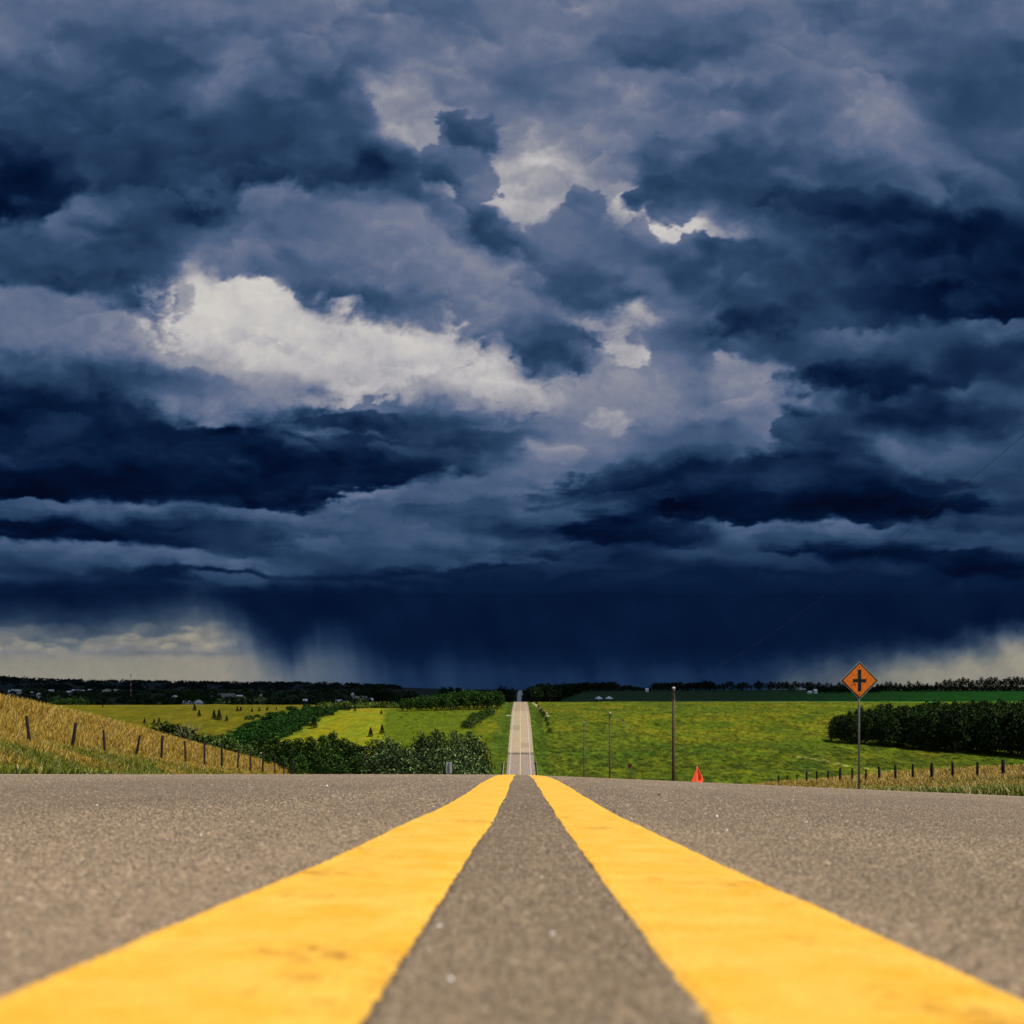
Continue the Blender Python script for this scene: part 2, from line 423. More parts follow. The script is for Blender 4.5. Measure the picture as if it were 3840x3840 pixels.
_left = pchip([a for a, b in _nk] + [a for a, b in _c][:-1] + [700,760,900,1100,1300,2000,2500,4000,8000,20000],
              [b for a, b in _nk] + [b for a, b in _c][:-1] + [-11.0,-12.6,-15,-15,-13,-9,-4,-1,0,-30])
RL, RR = -4.7, 5.1      # asphalt edges
def base(x, y):
    x = np.asarray(x, float); y = np.asarray(y, float)
    wr = sstep(12, 90, x); wl = sstep(-12, -90, x)
    far = sstep(600, 720, y)
    z = _road(y) * (1 - wr - wl) + (_right(y)) * wr + (_left(y)) * wl
    fade = 1 - sstep(14, 60, y)
    z = z - fade * (.022 * x + .022 * np.sqrt(x * x + .09) - .0066) - (1 - fade) * .015 * np.minimum(np.abs(x), 5)
    return z
def ground_z(x, y):
    x = np.asarray(x, float); y = np.asarray(y, float)
    z = base(np.clip(x, -5, 5), y) * (np.abs(x) <= 12) + base(x, y) * (np.abs(x) > 12)
    a = sstep(5, 12, np.abs(x)); z = base(np.clip(x, -5, 5), y) * (1 - a) + (base(x, y) + (1 - sstep(14, 60, y)) * (.044 * np.clip(x - 5, 0, 60)) ) * a
    # left: cut bank rising behind the fence
    e = (1 - sstep(99, 180, y)) * sstep(-30, 5, y)
    z = z + e * (1.75 * sstep(-13, -19, x) + (2.75 + .9 * np.exp(-((y - 62) / 24.) ** 2)) * sstep(-19, -31, x) + .5 * sstep(-30, -60, x))
    # right: lower bank
    e2 = (1 - sstep(100, 170, y)) * sstep(-30, 5, y)
    z = z + e2 * ((.5 + .7 * sstep(45, 90, y)) * sstep(13, 22, x) + 1.0 * sstep(23, 36, x) + .5 * sstep(34, 80, x))
    # roadside ditches
    dt = np.exp(-((np.abs(x) - 8.2) / 1.6) ** 2) * .35 * (y > -60); z = z - dt
    # rolling pasture
    off = sstep(10, 60, np.abs(x)) * sstep(250, 360, y) * (1 - sstep(900, 1500, y) * .6)
    z = z + off * (1.3 * fbm(x / 120, y / 90, 3, 201) + .5 * fbm(x / 26, y / 22, 3, 205)) * np.where(y > 640, .35, 1.)
    z = z - 2.2 * off * np.exp(-(ravine_d(x, y) / 16.) ** 2)
    z = z + .05 * fbm(x / 2.2, y / 2.2, 3, 210) * sstep(5.3, 7, np.abs(x))
    # far hills
    u = x / np.maximum(y, 1.)
    A = np.interp(-u, [-.2, .06, .13, .2, .35, .45, .53, 1], [0, 0, 12, 27, 34, 40, 58, 70])
    z = z + A * sstep(2300, 5200, y) * (1 - sstep(5600, 14000, y))
    return z
RAV = [(-80, 628), (-114, 620), (-122, 560), (-118, 492), (-117, 457), (-116, 422), (-121, 400), (-132, 375)]
def segd(x, y, pts):
    d = np.full(np.broadcast(x, y).shape, 1e9)
    for (ax, ay), (bx, by) in zip(pts, pts[1:]):
        t = np.clip(((x-ax)*(bx-ax)+(y-ay)*(by-ay)) / ((bx-ax)**2+(by-ay)**2), 0, 1)
        d = np.minimum(d, np.hypot(x-ax-t*(bx-ax), y-ay-t*(by-ay)))
    return d
def ravine_d(x, y): return segd(x, y, RAV)
def gz(x, y): return float(ground_z(np.array([x], float), np.array([y], float))[0])
def XI(px, D): return (px - XC) / F * D
def ZI(py, D): return -(py - YH) / F * D
_D = np.concatenate([np.arange(320, 1000, 1.), np.arange(1000, 7000, 6.)])
def hit(px, py, d0=320, d1=7000):
    """where the line of sight through a picture point meets the land"""
    D = _D[(_D >= d0) & (_D <= d1)]; g = ground_z(XI(px, D), D); z = ZI(py, D)
    k = np.where(g >= z)[0]
    i = k[0] if len(k) else np.argmin(np.abs(g - z) / D)
    return float(XI(px, D[i])), float(D[i]), float(g[i])

# ------------------------------------------------------------------ sky: the storm cloud deck
# a real dome ahead of the road, 3000 m up at its near edge (its shadow falls on the far fields)
RAMP = [(0,(3,9,30)),(.06,(4,18,46)),(.12,(10,30,60)),(.2,(26,48,79)),(.3,(48,73,105)),(.4,(76,96,128)),(.5,(104,115,142)),(.6,(134,138,154)),(.7,(161,161,168)),(.8,(186,183,186)),(.9,(203,200,196)),(1,(216,213,205))]
WARM = [(0,(8,28,58)),(.2,(45,60,76)),(.4,(103,109,108)),(.6,(158,151,136)),(1,(230,215,185))]
DOME_R, DOME_H = 16000., 3000.
def build_sky():
    az = np.concatenate([np.radians(np.linspace(-90, -36, 36))[:-1], np.arctan(np.linspace(math.tan(math.radians(-36)), math.tan(math.radians(36)), 1020)), np.radians(np.linspace(36, 90, 36))[1:]])
    v = np.concatenate([np.linspace(-.02, .74, 560), np.tan(np.radians(np.linspace(37, 89.2, 40)))])
    AZ, V = np.meshgrid(az, v); ca = np.maximum(np.cos(AZ), .55)
    ta = np.where(np.abs(AZ) < .98, np.tan(np.clip(AZ, -.98, .98)), np.sign(AZ) * (1.494 + (np.abs(AZ) - .98) * 2.5))
    xp = XC / 1.9876 + 1878 * ta; yp = YH / 1.9876 - 1878 * V / ca
    yp = np.where(yp < -200, -200 + (yp + 200) * .25, yp)
    Lm, W = storm_sky(xp.ravel(), yp.ravel())
    el = np.arctan(V); r = 1 / np.sqrt((np.cos(el) / DOME_R) ** 2 + (np.sin(np.maximum(el, 0)) / DOME_H) ** 2)
    P = np.stack([r * np.cos(el) * np.sin(AZ), r * np.cos(el) * np.cos(AZ), r * np.sin(el)], -1).reshape(-1, 3)
    m, nt, b = newmat('storm_cloud'); L = nt.links.new; nt.nodes.remove(b)
    at = nd(nt, 'ShaderNodeAttribute', attribute_name='col'); sp = nd(nt, 'ShaderNodeSeparateColor'); L(at.outputs['Color'], sp.inputs[0])
    # fine wisps along the view sphere
    tc = nd(nt, 'ShaderNodeTexCoord'); nv = nd(nt, 'ShaderNodeVectorMath', operation='NORMALIZE'); L(tc.outputs['Object'], nv.inputs[0])
    nz = nd(nt, 'ShaderNodeTexNoise', Scale=110., Detail=5., Roughness=.62, Distortion=.6); L(nv.outputs[0], nz.inputs['Vector'])
    k = nd(nt, 'ShaderNodeMapRange'); k.inputs[1].default_value = .25; k.inputs[2].default_value = .75; k.inputs[3].default_value = -.035; k.inputs[4].default_value = .035
    L(nz.outputs[0], k.inputs[0])
    k2 = nd(nt, 'ShaderNodeMath', operation='MULTIPLY'); L(k.outputs[0], k2.inputs[0])
    k3 = nd(nt, 'ShaderNodeMapRange'); k3.inputs[1].default_value = .2; k3.inputs[2].default_value = .75; k3.inputs[3].default_value = .05; k3.inputs[4].default_value = 1.; L(sp.outputs[0], k3.inputs[0]); L(k3.outputs[0], k2.inputs[1])
    ad = nd(nt, 'ShaderNodeMath', operation='ADD'); L(sp.outputs[0], ad.inputs[0]); L(k2.outputs[0], ad.inputs[1])
    def ramp(tab):
        r_ = nd(nt, 'ShaderNodeValToRGB'); cr = r_.color_ramp
        while len(cr.elements) < len(tab): cr.elements.new(.5)
        for e, (p, c) in zip(cr.elements, tab): pass
        for i, (p, c) in enumerate(tab): cr.elements[i].position = p
        for i, (p, c) in enumerate(tab): cr.elements[i].color = (*lin(c), 1)
        L(ad.outputs[0], r_.inputs[0]); return r_
    mx = nd(nt, 'ShaderNodeMix', data_type='RGBA'); L(sp.outputs[1], mx.inputs[0]); L(ramp(RAMP).outputs[0], mx.inputs[6]); L(ramp(WARM).outputs[0], mx.inputs[7])
    em = nd(nt, 'ShaderNodeEmission', Strength=1.); L(mx.outputs[2], em.inputs[0])
    L(em.outputs[0], nt.nodes['Material Output'].inputs[0]); m.cycles.emission_sampling = 'NONE'
    col = np.stack([Lm, W, W * 0], -1)
    me = mesh_np('sky', P, grid_faces(len(az), len(v)), m, col, smooth=True)
    tag(link('sky', me), 'dark navy storm cloud deck with a bright ragged gap and rain shafts over the horizon', None, kind='structure')
build_sky()

# ------------------------------------------------------------------ ground
def glines(a, b, step0, growth, stops=()):
    out = [a]; s = step0
    while out[-1] < b: out.append(out[-1] + s); s *= growth
    out[-1] = b; return out
xs = [0, 1.5, 3, 4.2, 4.6] + glines(5.15, 40, .35, 1.03) + glines(41, 420, 1.4, 1.008) + glines(430, 9000, 12, 1.10)
xneg = [1.5, 3, 4.2] + [4.75] + glines(5.1, 40, .35, 1.03) + glines(41, 420, 1.4, 1.008) + glines(430, 9000, 12, 1.10)
gx = np.array(sorted(-np.array(xneg)) + xs)
gy = np.array([-2000, -800, -300, -120, -60, -30] + glines(-15, 30, .6, 1.0) + glines(31, 320, 1.0, 1.02) + glines(322, 730, 1.6, 1.0) + glines(735, 15500, 4, 1.022))
def ground_col(x, y):
    n = fbm(x / 16, y / 26, 4, 301); n2 = fbm(x / 70, y / 90, 3, 305); n3 = fbm(x / 4., y / 7., 3, 309)
    def C3(*c): return np.array(c)[None, :] * np.ones((len(x), 1))
    def mix(a, b, t): t = np.clip(t, 0, 1)[:, None]; return a * (1 - t) + b * t
    green = C3(.078, .112, .004); olive = C3(.148, .135, .005); lush = C3(.03, .085, .006); gold = C3(.36, .22, .035)
    c = mix(green, olive, .5 + .9 * n + .5 * n2)
    # hollow lush ground at the foot of the pasture and around wet spots
    c = mix(c, lush, sstep(.05, .5, n2 + .3 * n) * .55)
    c = mix(c, C3(.045, .085, .006), (sstep(395, 350, y)) * .55 * (x > 0) * sstep(-.2, .3, n))
    c = mix(c, C3(.016, .04, .004), sstep(.0, .3, n3 + .25 * n) * sstep(430, 370, y) * .7 * (x > 12) * (y > 200))
    pth = segd(x, y, [(XI(2980, 376), 376), (XI(3100, 364), 364), (XI(3250, 348), 348), (XI(3420, 341), 341)])
    c = mix(c, C3(.34, .33, .08), sstep(1.3, .2, pth) * .6)
    # left side: bright hayfields
    lf = sstep(-14, -20, x) * (y > 250)
    hay = mix(C3(.22, .20, .006), C3(.26, .185, .010), sstep(500, 600, y + 30 * n))
    edge = -39.5 * (y / 480.) - 33 * (y / 480.)      # border between the two hayfields
    f1 = lf * (x > (1440 - XC) / F * y) * (1 - sstep(1780, 1800, x / y * F + XC))
    f2 = lf * (x <= (1440 - XC) / F * y)
    c = mix(c, mix(C3(.085, .12, .004), C3(.15, .135, .006), sstep(540, 620, y) * .7 + .3 * n), f1)
    c = mix(c, mix(hay, C3(.17,.2,.008), .5 + n), f2)
    f3 = f2 * (ravine_side(x, y) < 0)
    c = mix(c, mix(C3(.10, .095, .004), C3(.165, .125, .006), sstep(600, 690, y) * .6 + .5 * n + .2 + .5 * sstep(450, 420, y)), f3)
    rv = sstep(19, 12, ravine_d(x, y) + 5 * n3)
    c = mix(c, C3(.018, .055, .006), rv * (y > 350))
    # beyond the ridge: dark crops, woodland floor
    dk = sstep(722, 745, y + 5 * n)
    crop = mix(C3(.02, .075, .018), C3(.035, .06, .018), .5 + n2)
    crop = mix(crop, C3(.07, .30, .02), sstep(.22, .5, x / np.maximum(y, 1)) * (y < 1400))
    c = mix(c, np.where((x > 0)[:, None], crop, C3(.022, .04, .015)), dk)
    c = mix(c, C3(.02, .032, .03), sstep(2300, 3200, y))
    # road verge, mown darker, and a pale dirt track beside it
    vg = (np.abs(x) < 13) * (y > 120) * (y < 720)
    c = mix(c, C3(.05, .09, .006), vg * sstep(13, 9.5, np.abs(x)) * .8)
    tk = np.exp(-((x - np.interp(y, [500, 560, 640, 715], [15, 13.3, 10.4, 8.6])) / .9) ** 2) * (y > 520) * (y < 716)
    c = mix(c, C3(.42, .36, .16), tk * .9)
    # banks near the camera: dry grass over green
    nb = (y < 200)
    c = mix(c, mix(C3(.14, .13, .012), C3(.30, .19, .03), sstep(-9, -16, x) + .5 * n3), nb * (x < 0))
    c = mix(c, mix(C3(.12, .13, .012), C3(.28, .20, .04), sstep(10, 19, x) + .5 * n3), nb * (x > 0))
    c = mix(c, C3(.16, .14, .10), nb * sstep(6.4, 5.2, np.abs(x)))
    return np.clip(c * (1 + .25 * n3[:, None]), .003, .8)
def ravine_side(x, y):
    xr = np.interp(y, [375, 400, 422, 457, 492, 560, 618, 720], [-132, -121, -116, -117, -118, -122, -125, -125]); return x - xr
GX, GY = np.meshgrid(gx, gy); fx, fy = GX.ravel(), GY.ravel()
Z = ground_z(fx, fy); inside = (fx > RL - .01) & (fx < RR + .01) & (fy > -300); Z = np.where(inside, Z - .25, Z - .02)
gm, nt, b = newmat('grassland'); L = nt.links.new
at = nd(nt, 'ShaderNodeAttribute', attribute_name='col'); tc = nd(nt, 'ShaderNodeTexCoord')
mp = nd(nt, 'ShaderNodeMapping'); mp.inputs['Scale'].default_value = (1, .35, 1); L(tc.outputs['Object'], mp.inputs['Vector'])
n1 = nd(nt, 'ShaderNodeTexNoise', Scale=.55, Detail=9., Roughness=.72); L(mp.outputs[0], n1.inputs['Vector'])
n2 = nd(nt, 'ShaderNodeTexNoise', Scale=.16, Detail=7., Roughness=.65, Distortion=.8); L(mp.outputs[0], n2.inputs['Vector'])
r1 = nd(nt, 'ShaderNodeMapRange'); r1.inputs[1].default_value = .38; r1.inputs[2].default_value = .62; r1.inputs[3].default_value = .42; r1.inputs[4].default_value = 1.5; L(n1.outputs[0], r1.inputs[0])
r2 = nd(nt, 'ShaderNodeMapRange'); r2.inputs[1].default_value = .3; r2.inputs[2].default_value = .7; r2.inputs[3].default_value = .5; r2.inputs[4].default_value = 1.45; L(n2.outputs[0], r2.inputs[0])
mu0 = nd(nt, 'ShaderNodeMath', operation='MULTIPLY'); L(r1.outputs[0], mu0.inputs[0]); L(r2.outputs[0], mu0.inputs[1])
sxy = nd(nt, 'ShaderNodeSeparateXYZ'); L(tc.outputs['Object'], sxy.inputs[0])
fl = nd(nt, 'ShaderNodeMapRange'); fl.inputs[1].default_value = -20; fl.inputs[2].default_value = 5; fl.inputs[3].default_value = .42; fl.inputs[4].default_value = 1.; L(sxy.outputs[0], fl.inputs[0])
mu = nd(nt, 'ShaderNodeMix', data_type='FLOAT'); L(fl.outputs[0], mu.inputs[0]); mu.inputs[2].default_value = 1.; L(mu0.outputs[0], mu.inputs[3])
vm = nd(nt, 'ShaderNodeVectorMath', operation='SCALE'); L(at.outputs['Color'], vm.inputs[0]); L(mu.outputs[0], vm.inputs['Scale'])
L(vm.outputs[0], b.inputs['Base Color']); b.inputs['Roughness'].default_value = .9; b.inputs['Specular IOR Level'].default_value = .05
bp = nd(nt, 'ShaderNodeBump', Strength=.7, Distance=.5); L(n1.outputs[0], bp.inputs['Height']); L(bp.outputs[0], b.inputs['Normal'])
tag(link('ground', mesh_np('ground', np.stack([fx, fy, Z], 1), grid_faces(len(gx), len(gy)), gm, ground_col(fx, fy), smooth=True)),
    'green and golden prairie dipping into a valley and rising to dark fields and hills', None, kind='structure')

# ------------------------------------------------------------------ road
def road_z(x, y): return base(np.clip(x, -5.2, 5.2), y)
ry = np.array(glines(-30, -1, 1., 1.0) + glines(-.8, 3, .05, 1.0) + glines(3.1, 30, .12, 1.01) + glines(30.5, 330, .8, 1.01) + glines(332, 720, 2., 1.0) + glines(724, 4000, 5, 1.01))
rx = np.array([RL, -4.2, -3.75, -3, -2, -1.2, -.6, -.3, -.1, 0, .1, .3, .6, 1.2, 2, 3, 3.75, 4.2, RR])
AX, AY = np.meshgrid(rx, ry); fx, fy = AX.ravel(), AY.ravel(); fx2 = fx
def road_col(x, y):
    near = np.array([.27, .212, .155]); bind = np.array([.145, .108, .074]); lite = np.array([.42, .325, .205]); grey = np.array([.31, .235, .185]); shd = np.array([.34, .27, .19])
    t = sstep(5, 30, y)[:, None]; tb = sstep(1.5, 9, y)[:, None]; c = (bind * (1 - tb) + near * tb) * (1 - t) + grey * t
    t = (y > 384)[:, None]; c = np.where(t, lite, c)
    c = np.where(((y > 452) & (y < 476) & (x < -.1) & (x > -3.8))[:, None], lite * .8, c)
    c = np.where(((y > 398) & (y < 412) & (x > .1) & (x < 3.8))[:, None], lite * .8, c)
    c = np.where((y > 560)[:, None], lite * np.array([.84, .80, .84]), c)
    c = np.where((y > 1000)[:, None], np.array([.62, .56, .48]), c)  # farthest stretch: colour raised to stand in for sun the cloud deck blocks
    c = np.where(((np.abs(x) > 3.76) & (y < 30))[:, None], c * .9, c)
    c = np.where(((np.abs(x) > 3.76) & (y > 330))[:, None], c * .93, c)
    c = np.where((np.abs(y - 384) < 2.2)[:, None], c * .5, c)
    return c
am, nt, b = newmat('asphalt'); L = nt.links.new
at = nd(nt, 'ShaderNodeAttribute', attribute_name='col'); tc = nd(nt, 'ShaderNodeTexCoord')
v1 = nd(nt, 'ShaderNodeTexVoronoi', Scale=210.); L(tc.outputs['Object'], v1.inputs['Vector'])
sx = nd(nt, 'ShaderNodeSeparateColor'); L(v1.outputs['Color'], sx.inputs[0])
st_ = nd(nt, 'ShaderNodeMapRange'); st_.inputs[3].default_value = .56; st_.inputs[4].default_value = 1.4; L(sx.outputs[0], st_.inputs[0])
n0 = nd(nt, 'ShaderNodeTexNoise', Scale=70., Detail=7., Roughness=.7); L(tc.outputs['Object'], n0.inputs['Vector'])
m0 = nd(nt, 'ShaderNodeMapRange'); m0.inputs[1].default_value = .32; m0.inputs[2].default_value = .68; m0.inputs[3].default_value = .62; m0.inputs[4].default_value = 1.32; L(n0.outputs[0], m0.inputs[0])
n9 = nd(nt, 'ShaderNodeTexNoise', Scale=1.3, Detail=6., Roughness=.6); L(tc.outputs['Object'], n9.inputs['Vector'])
m9 = nd(nt, 'ShaderNodeMapRange'); m9.inputs[1].default_value = .3; m9.inputs[2].default_value = .7; m9.inputs[3].default_value = .86; m9.inputs[4].default_value = 1.12; L(n9.outputs[0], m9.inputs[0])
mA = nd(nt, 'ShaderNodeMath', operation='MULTIPLY'); L(st_.outputs[0], mA.inputs[0]); L(m0.outputs[0], mA.inputs[1])
mB = nd(nt, 'ShaderNodeMath', operation='MULTIPLY'); L(mA.outputs[0], mB.inputs[0]); L(m9.outputs[0], mB.inputs[1])
# tyre streaks along the lane
mp = nd(nt, 'ShaderNodeMapping'); mp.inputs['Scale'].default_value = (2.2, .05, 1); L(tc.outputs['Object'], mp.inputs['Vector'])
n8 = nd(nt, 'ShaderNodeTexNoise', Scale=1.6, Detail=4.); L(mp.outputs[0], n8.inputs['Vector'])
m8 = nd(nt, 'ShaderNodeMapRange'); m8.inputs[1].default_value = .35; m8.inputs[2].default_value = .65; m8.inputs[3].default_value = .90; m8.inputs[4].default_value = 1.08; L(n8.outputs[0], m8.inputs[0])
mC = nd(nt, 'ShaderNodeMath', operation='MULTIPLY'); L(mB.outputs[0], mC.inputs[0]); L(m8.outputs[0], mC.inputs[1])
# a few pale quartz stones
gt = nd(nt, 'ShaderNodeMath', operation='GREATER_THAN'); L(sx.outputs[1], gt.inputs[0]); gt.inputs[1].default_value = .9965
mD = nd(nt, 'ShaderNodeMath', operation='MULTIPLY_ADD'); L(gt.outputs[0], mD.inputs[0]); mD.inputs[1].default_value = 1.5; L(mC.outputs[0], mD.inputs[2])
vm = nd(nt, 'ShaderNodeVectorMath', operation='SCALE'); L(at.outputs['Color'], vm.inputs[0]); L(mD.outputs[0], vm.inputs['Scale'])
L(vm.outputs[0], b.inputs['Base Color']); b.inputs['Roughness'].default_value = .88; b.inputs['Specular IOR Level'].default_value = .2
hh = nd(nt, 'ShaderNodeMath', operation='ADD'); L(v1.outputs['Distance'], hh.inputs[0]); L(n0.outputs[0], hh.inputs[1])
bp = nd(nt, 'ShaderNodeBump', Strength=.6, Distance=.002); L(hh.outputs[0], bp.inputs['Height']); L(bp.outputs[0], b.inputs['Normal'])
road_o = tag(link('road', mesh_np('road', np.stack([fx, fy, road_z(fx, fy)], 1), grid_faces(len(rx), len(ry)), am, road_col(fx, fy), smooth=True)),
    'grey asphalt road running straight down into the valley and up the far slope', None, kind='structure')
# the asphalt's broken edges
mb = []
for sgn, ex in ((-1, RL), (1, RR)):
    yy = ry[ry < 730]; n = len(yy); zt = road_z(np.full(n, ex), yy)
    P = np.concatenate([np.stack([np.full(n, ex), yy, zt], 1), np.stack([np.full(n, ex + sgn * .22), yy, zt - .14], 1)])
    i = np.arange(n - 1); mb.append((P, np.stack([i, i + 1, i + 1 + n, i + n], 1)))
P = np.concatenate([mb[0][0], mb[1][0]]); Fc = np.concatenate([mb[0][1], mb[1][1] + len(mb[0][0])])
tag(link('road_edge', mesh_np('road_edge', P, Fc, am, np.tile([.2, .165, .12], (len(P), 1)))), 'crumbling dark edges of the asphalt road', None, kind='structure')

def stripe(name, label, c_fn, w_fn, y0, y1, mat, lift=.002, seed=1, rough=.0013):
    yy = ry[(ry >= y0) & (ry <= y1)]
    dense = np.concatenate([np.linspace(a, b_, 6)[:-1] for a, b_ in zip(yy[:-1], yy[1:]) if b_ < 12] or [np.array([])])
    yy = np.unique(np.round(np.concatenate([dense, yy]), 5)); n = len(yy)
    cx = c_fn(yy); wd = w_fn(yy)
    e1 = rough * (fbm(yy * 9, yy * 0 + 3, 5, seed) * 1.6 + fbm(yy * 60, yy * 0 + 5, 2, seed + 2) * .6) + .006 * fbm(yy * .9, yy * 0, 3, seed + 5)
    e2 = rough * (fbm(yy * 9, yy * 0 + 8, 5, seed + 3) * 1.6 + fbm(yy * 60, yy * 0 + 6, 2, seed + 4) * .6) + .006 * fbm(yy * .9, yy * 0, 3, seed + 6)
    rows = []
    for k in range(7):
        t = k / 6.; x = (cx - wd / 2 + e1) * (1 - t) + (cx + wd / 2 + e2) * t
        lf = lift + np.interp(yy, [20, 200, 700], [0, .02, .06])
        rows.append(np.stack([x, yy, road_z(x, yy) + lf - (.0012 if k in (0, 6) else 0)], 1))
    P = np.stack(rows, 1).reshape(-1, 3)
    o = link(name, mesh_np(name, P, grid_faces(7, n), mat, smooth=True)); tag(o, label, None, kind='structure'); return o
ym, nt, b = newmat('yellow_paint'); L = nt.links.new; tc = nd(nt, 'ShaderNodeTexCoord')
n1 = nd(nt, 'ShaderNodeTexNoise', Scale=22., Detail=7., Roughness=.65); L(tc.outputs['Object'], n1.inputs['Vector'])
cr = nd(nt, 'ShaderNodeValToRGB'); L(n1.outputs[0], cr.inputs[0]); e = cr.color_ramp
e.elements[0].position = .27; e.elements[0].color = (.79, .385, .018, 1); e.elements[1].position = .64; e.elements[1].color = (.90, .50, .075, 1)
# worn specks where the dark stone shows through
n2 = nd(nt, 'ShaderNodeTexNoise', Scale=75., Detail=5., Roughness=.7); L(tc.outputs['Object'], n2.inputs['Vector'])
n3 = nd(nt, 'ShaderNodeTexNoise', Scale=9., Detail=3.); L(tc.outputs['Object'], n3.inputs['Vector'])
ma = nd(nt, 'ShaderNodeMath', operation='MULTIPLY'); L(n2.outputs[0], ma.inputs[0]); L(n3.outputs[0], ma.inputs[1])
mr = nd(nt, 'ShaderNodeMapRange'); mr.inputs[1].default_value = .315; mr.inputs[2].default_value = .42; mr.inputs[3].default_value = 0; mr.inputs[4].default_value = .75; L(ma.outputs[0], mr.inputs[0])
mx = nd(nt, 'ShaderNodeMix', data_type='RGBA'); L(mr.outputs[0], mx.inputs[0]); L(cr.outputs[0], mx.inputs[6]); mx.inputs[7].default_value = (.36, .17, .02, 1)
L(mx.outputs[2], b.inputs['Base Color']); b.inputs['Roughness'].default_value = .75; b.inputs['Specular IOR Level'].default_value = .25
n4 = nd(nt, 'ShaderNodeTexNoise', Scale=140., Detail=6., Roughness=.7); L(tc.outputs['Object'], n4.inputs['Vector'])
bp = nd(nt, 'ShaderNodeBump', Strength=.28, Distance=.003); L(n4.outputs[0], bp.inputs['Height']); L(bp.outputs[0], b.inputs['Normal'])
wm = plain('white_paint', (.58, .52, .42), .8, .2, 9.)
stripe('road_marking', 'left solid yellow centre line of the road, worn at its edges', lambda y: -.105 + .007 * sstep(.4, 3, y), lambda y: .121 - .005 * sstep(.5, 2, y), .12, 70, ym, seed=401)
stripe('road_marking', 'right solid yellow centre line of the road, with small dark chips', lambda y: .1185 + .007 * sstep(.4, 3, y), lambda y: .117 + 0 * y, .12, 70, ym, seed=431)
fy_ = plain('faded_yellow_paint', (.62, .47, .24), .8, .12, 2.)
stripe('road_marking', 'faded double centre line of the road on the far slope', lambda y: .003 + 0 * y, lambda y: .26 + 0 * y, 300, 720, fy_, seed=441)
for s_, l_ in ((-1, 'thin white edge line along the left side of the road'), (1, 'thin white edge line along the right side of the road')):
    stripe('road_marking', l_, lambda y: s_ * 3.68 + 0 * y, lambda y: np.interp(y, [20, 300], [.10, .2]), -8, 716, wm, seed=450 + s_)

# the stones of the asphalt standing proud of the binder, bare between the lines and painted under them
def aggregate():
    n = 330000
    D = np.exp(R.uniform(math.log(.22), math.log(9.5), n)); x = R.uniform(-.62, .62, n) * D + R.normal(size=n) * .02
    k = (x > RL + .1) & (x < RR - .1); x, D = x[k], D[k]; n = len(x)
    r = R.uniform(.0010, .0028, n) * (1 + .16 * D) ; r = np.where(R.uniform(size=n) < .04, r * 1.6, r)
    cl = -.105 + .007 * sstep(.4, 3, D); c2 = .1185 + .007 * sstep(.4, 3, D)
    pd = np.minimum(np.abs(x - cl) - .0605, np.abs(x - c2) - .0585)
    paint = pd < -.0006; r = np.where(paint, r * .9, r)
    keep = ~((pd > -.0035) & (pd < .0004))
    keep &= ~(paint & (R.uniform(size=n) < .25)); x, D, r, paint = x[keep], D[keep], r[keep], paint[keep]; n = len(x)
    z = road_z(x, D) + np.where(paint, .0019, 0.0)
    a = R.uniform(0, 6.283, n); V = []
    for j in range(4):
        t = a + j * 1.571 + R.uniform(-.35, .35, n); q = r * R.uniform(.8, 1.25, n)
        V.append(np.stack([x + np.cos(t) * q, D + np.sin(t) * q, z - .0008], 1))
    V.append(np.stack([x + R.uniform(-.3, .3, n) * r, D + R.uniform(-.3, .3, n) * r, z + r * np.where(paint, R.uniform(.12, .34, n), R.uniform(.25, .7, n))], 1))
    V = np.stack(V, 1).reshape(-1, 3); i = np.arange(n) * 5
    Fc = np.concatenate([np.stack([i + j, i + (j + 1) % 4, i + 4], 1) for j in range(4)])
    tone = R.uniform(.62, 1.18, (n, 1)) ** 1.2; kind = R.uniform(size=(n, 1))
    c = np.where(kind < .5, np.array([.31, .235, .16]), np.where(kind < .85, np.array([.25, .19, .135]), np.array([.36, .29, .21]))) * tone
    c = c * (np.array([1.0, .95, .87]) * .95 * np.where((x > -.045) & (x < .06), .84, 1.)[:, None] * (1 + .12 * fbm(x / .35, D / 1.1, 4, 611) + .10 * fbm(x / .9, D / 6, 2, 615))[:, None])
    c = np.where(R.uniform(size=(n, 1)) < .00025, np.array([.85, .82, .78]), c)
    col = np.repeat(c, 5, 0); mi = np.tile(paint, 4).astype(int)
    st = attr_mat('road_stones', .8, spec=.25)
    tag(link('road_aggregate', mesh_np('road_aggregate', V, Fc, [st, ym], col, midx=mi)), 'small tan and grey stones set in the surface of the near road', 'gravel', kind='stuff')
aggregate()

# ------------------------------------------------------------------ foliage meshes
leaf = attr_mat('leaves', .85, objvar=.38, spec=.06)
bark = plain('bark', (.07, .055, .04), .9, .3, 8.)
grass_m = attr_mat('dry_grass', .8, spec=.15)
def quads(c, nrm, size, asp, col, up=None):
    """one small quad per centre; returns verts, faces, colours"""
    n = len(c); nrm = nrm / np.linalg.norm(nrm, axis=1, keepdims=True)
    t = R.normal(size=(n, 3)) if up is None else up + .35 * R.normal(size=(n, 3))
    t = t - nrm * (t * nrm).sum(1, keepdims=True); t /= np.linalg.norm(t, axis=1, keepdims=True); b_ = np.cross(nrm, t)
    s = size[:, None]; a = s * t; b2 = s * b_ * asp
    v = np.stack([c - a * .9 , c + b2 * R.uniform(.6, 1.2, (n, 1)), c + a * 1.1, c - b2 * R.uniform(.6, 1.2, (n, 1))], 1).reshape(-1, 3)
    return v, np.arange(4 * n).reshape(n, 4), np.repeat(col, 4, 0)
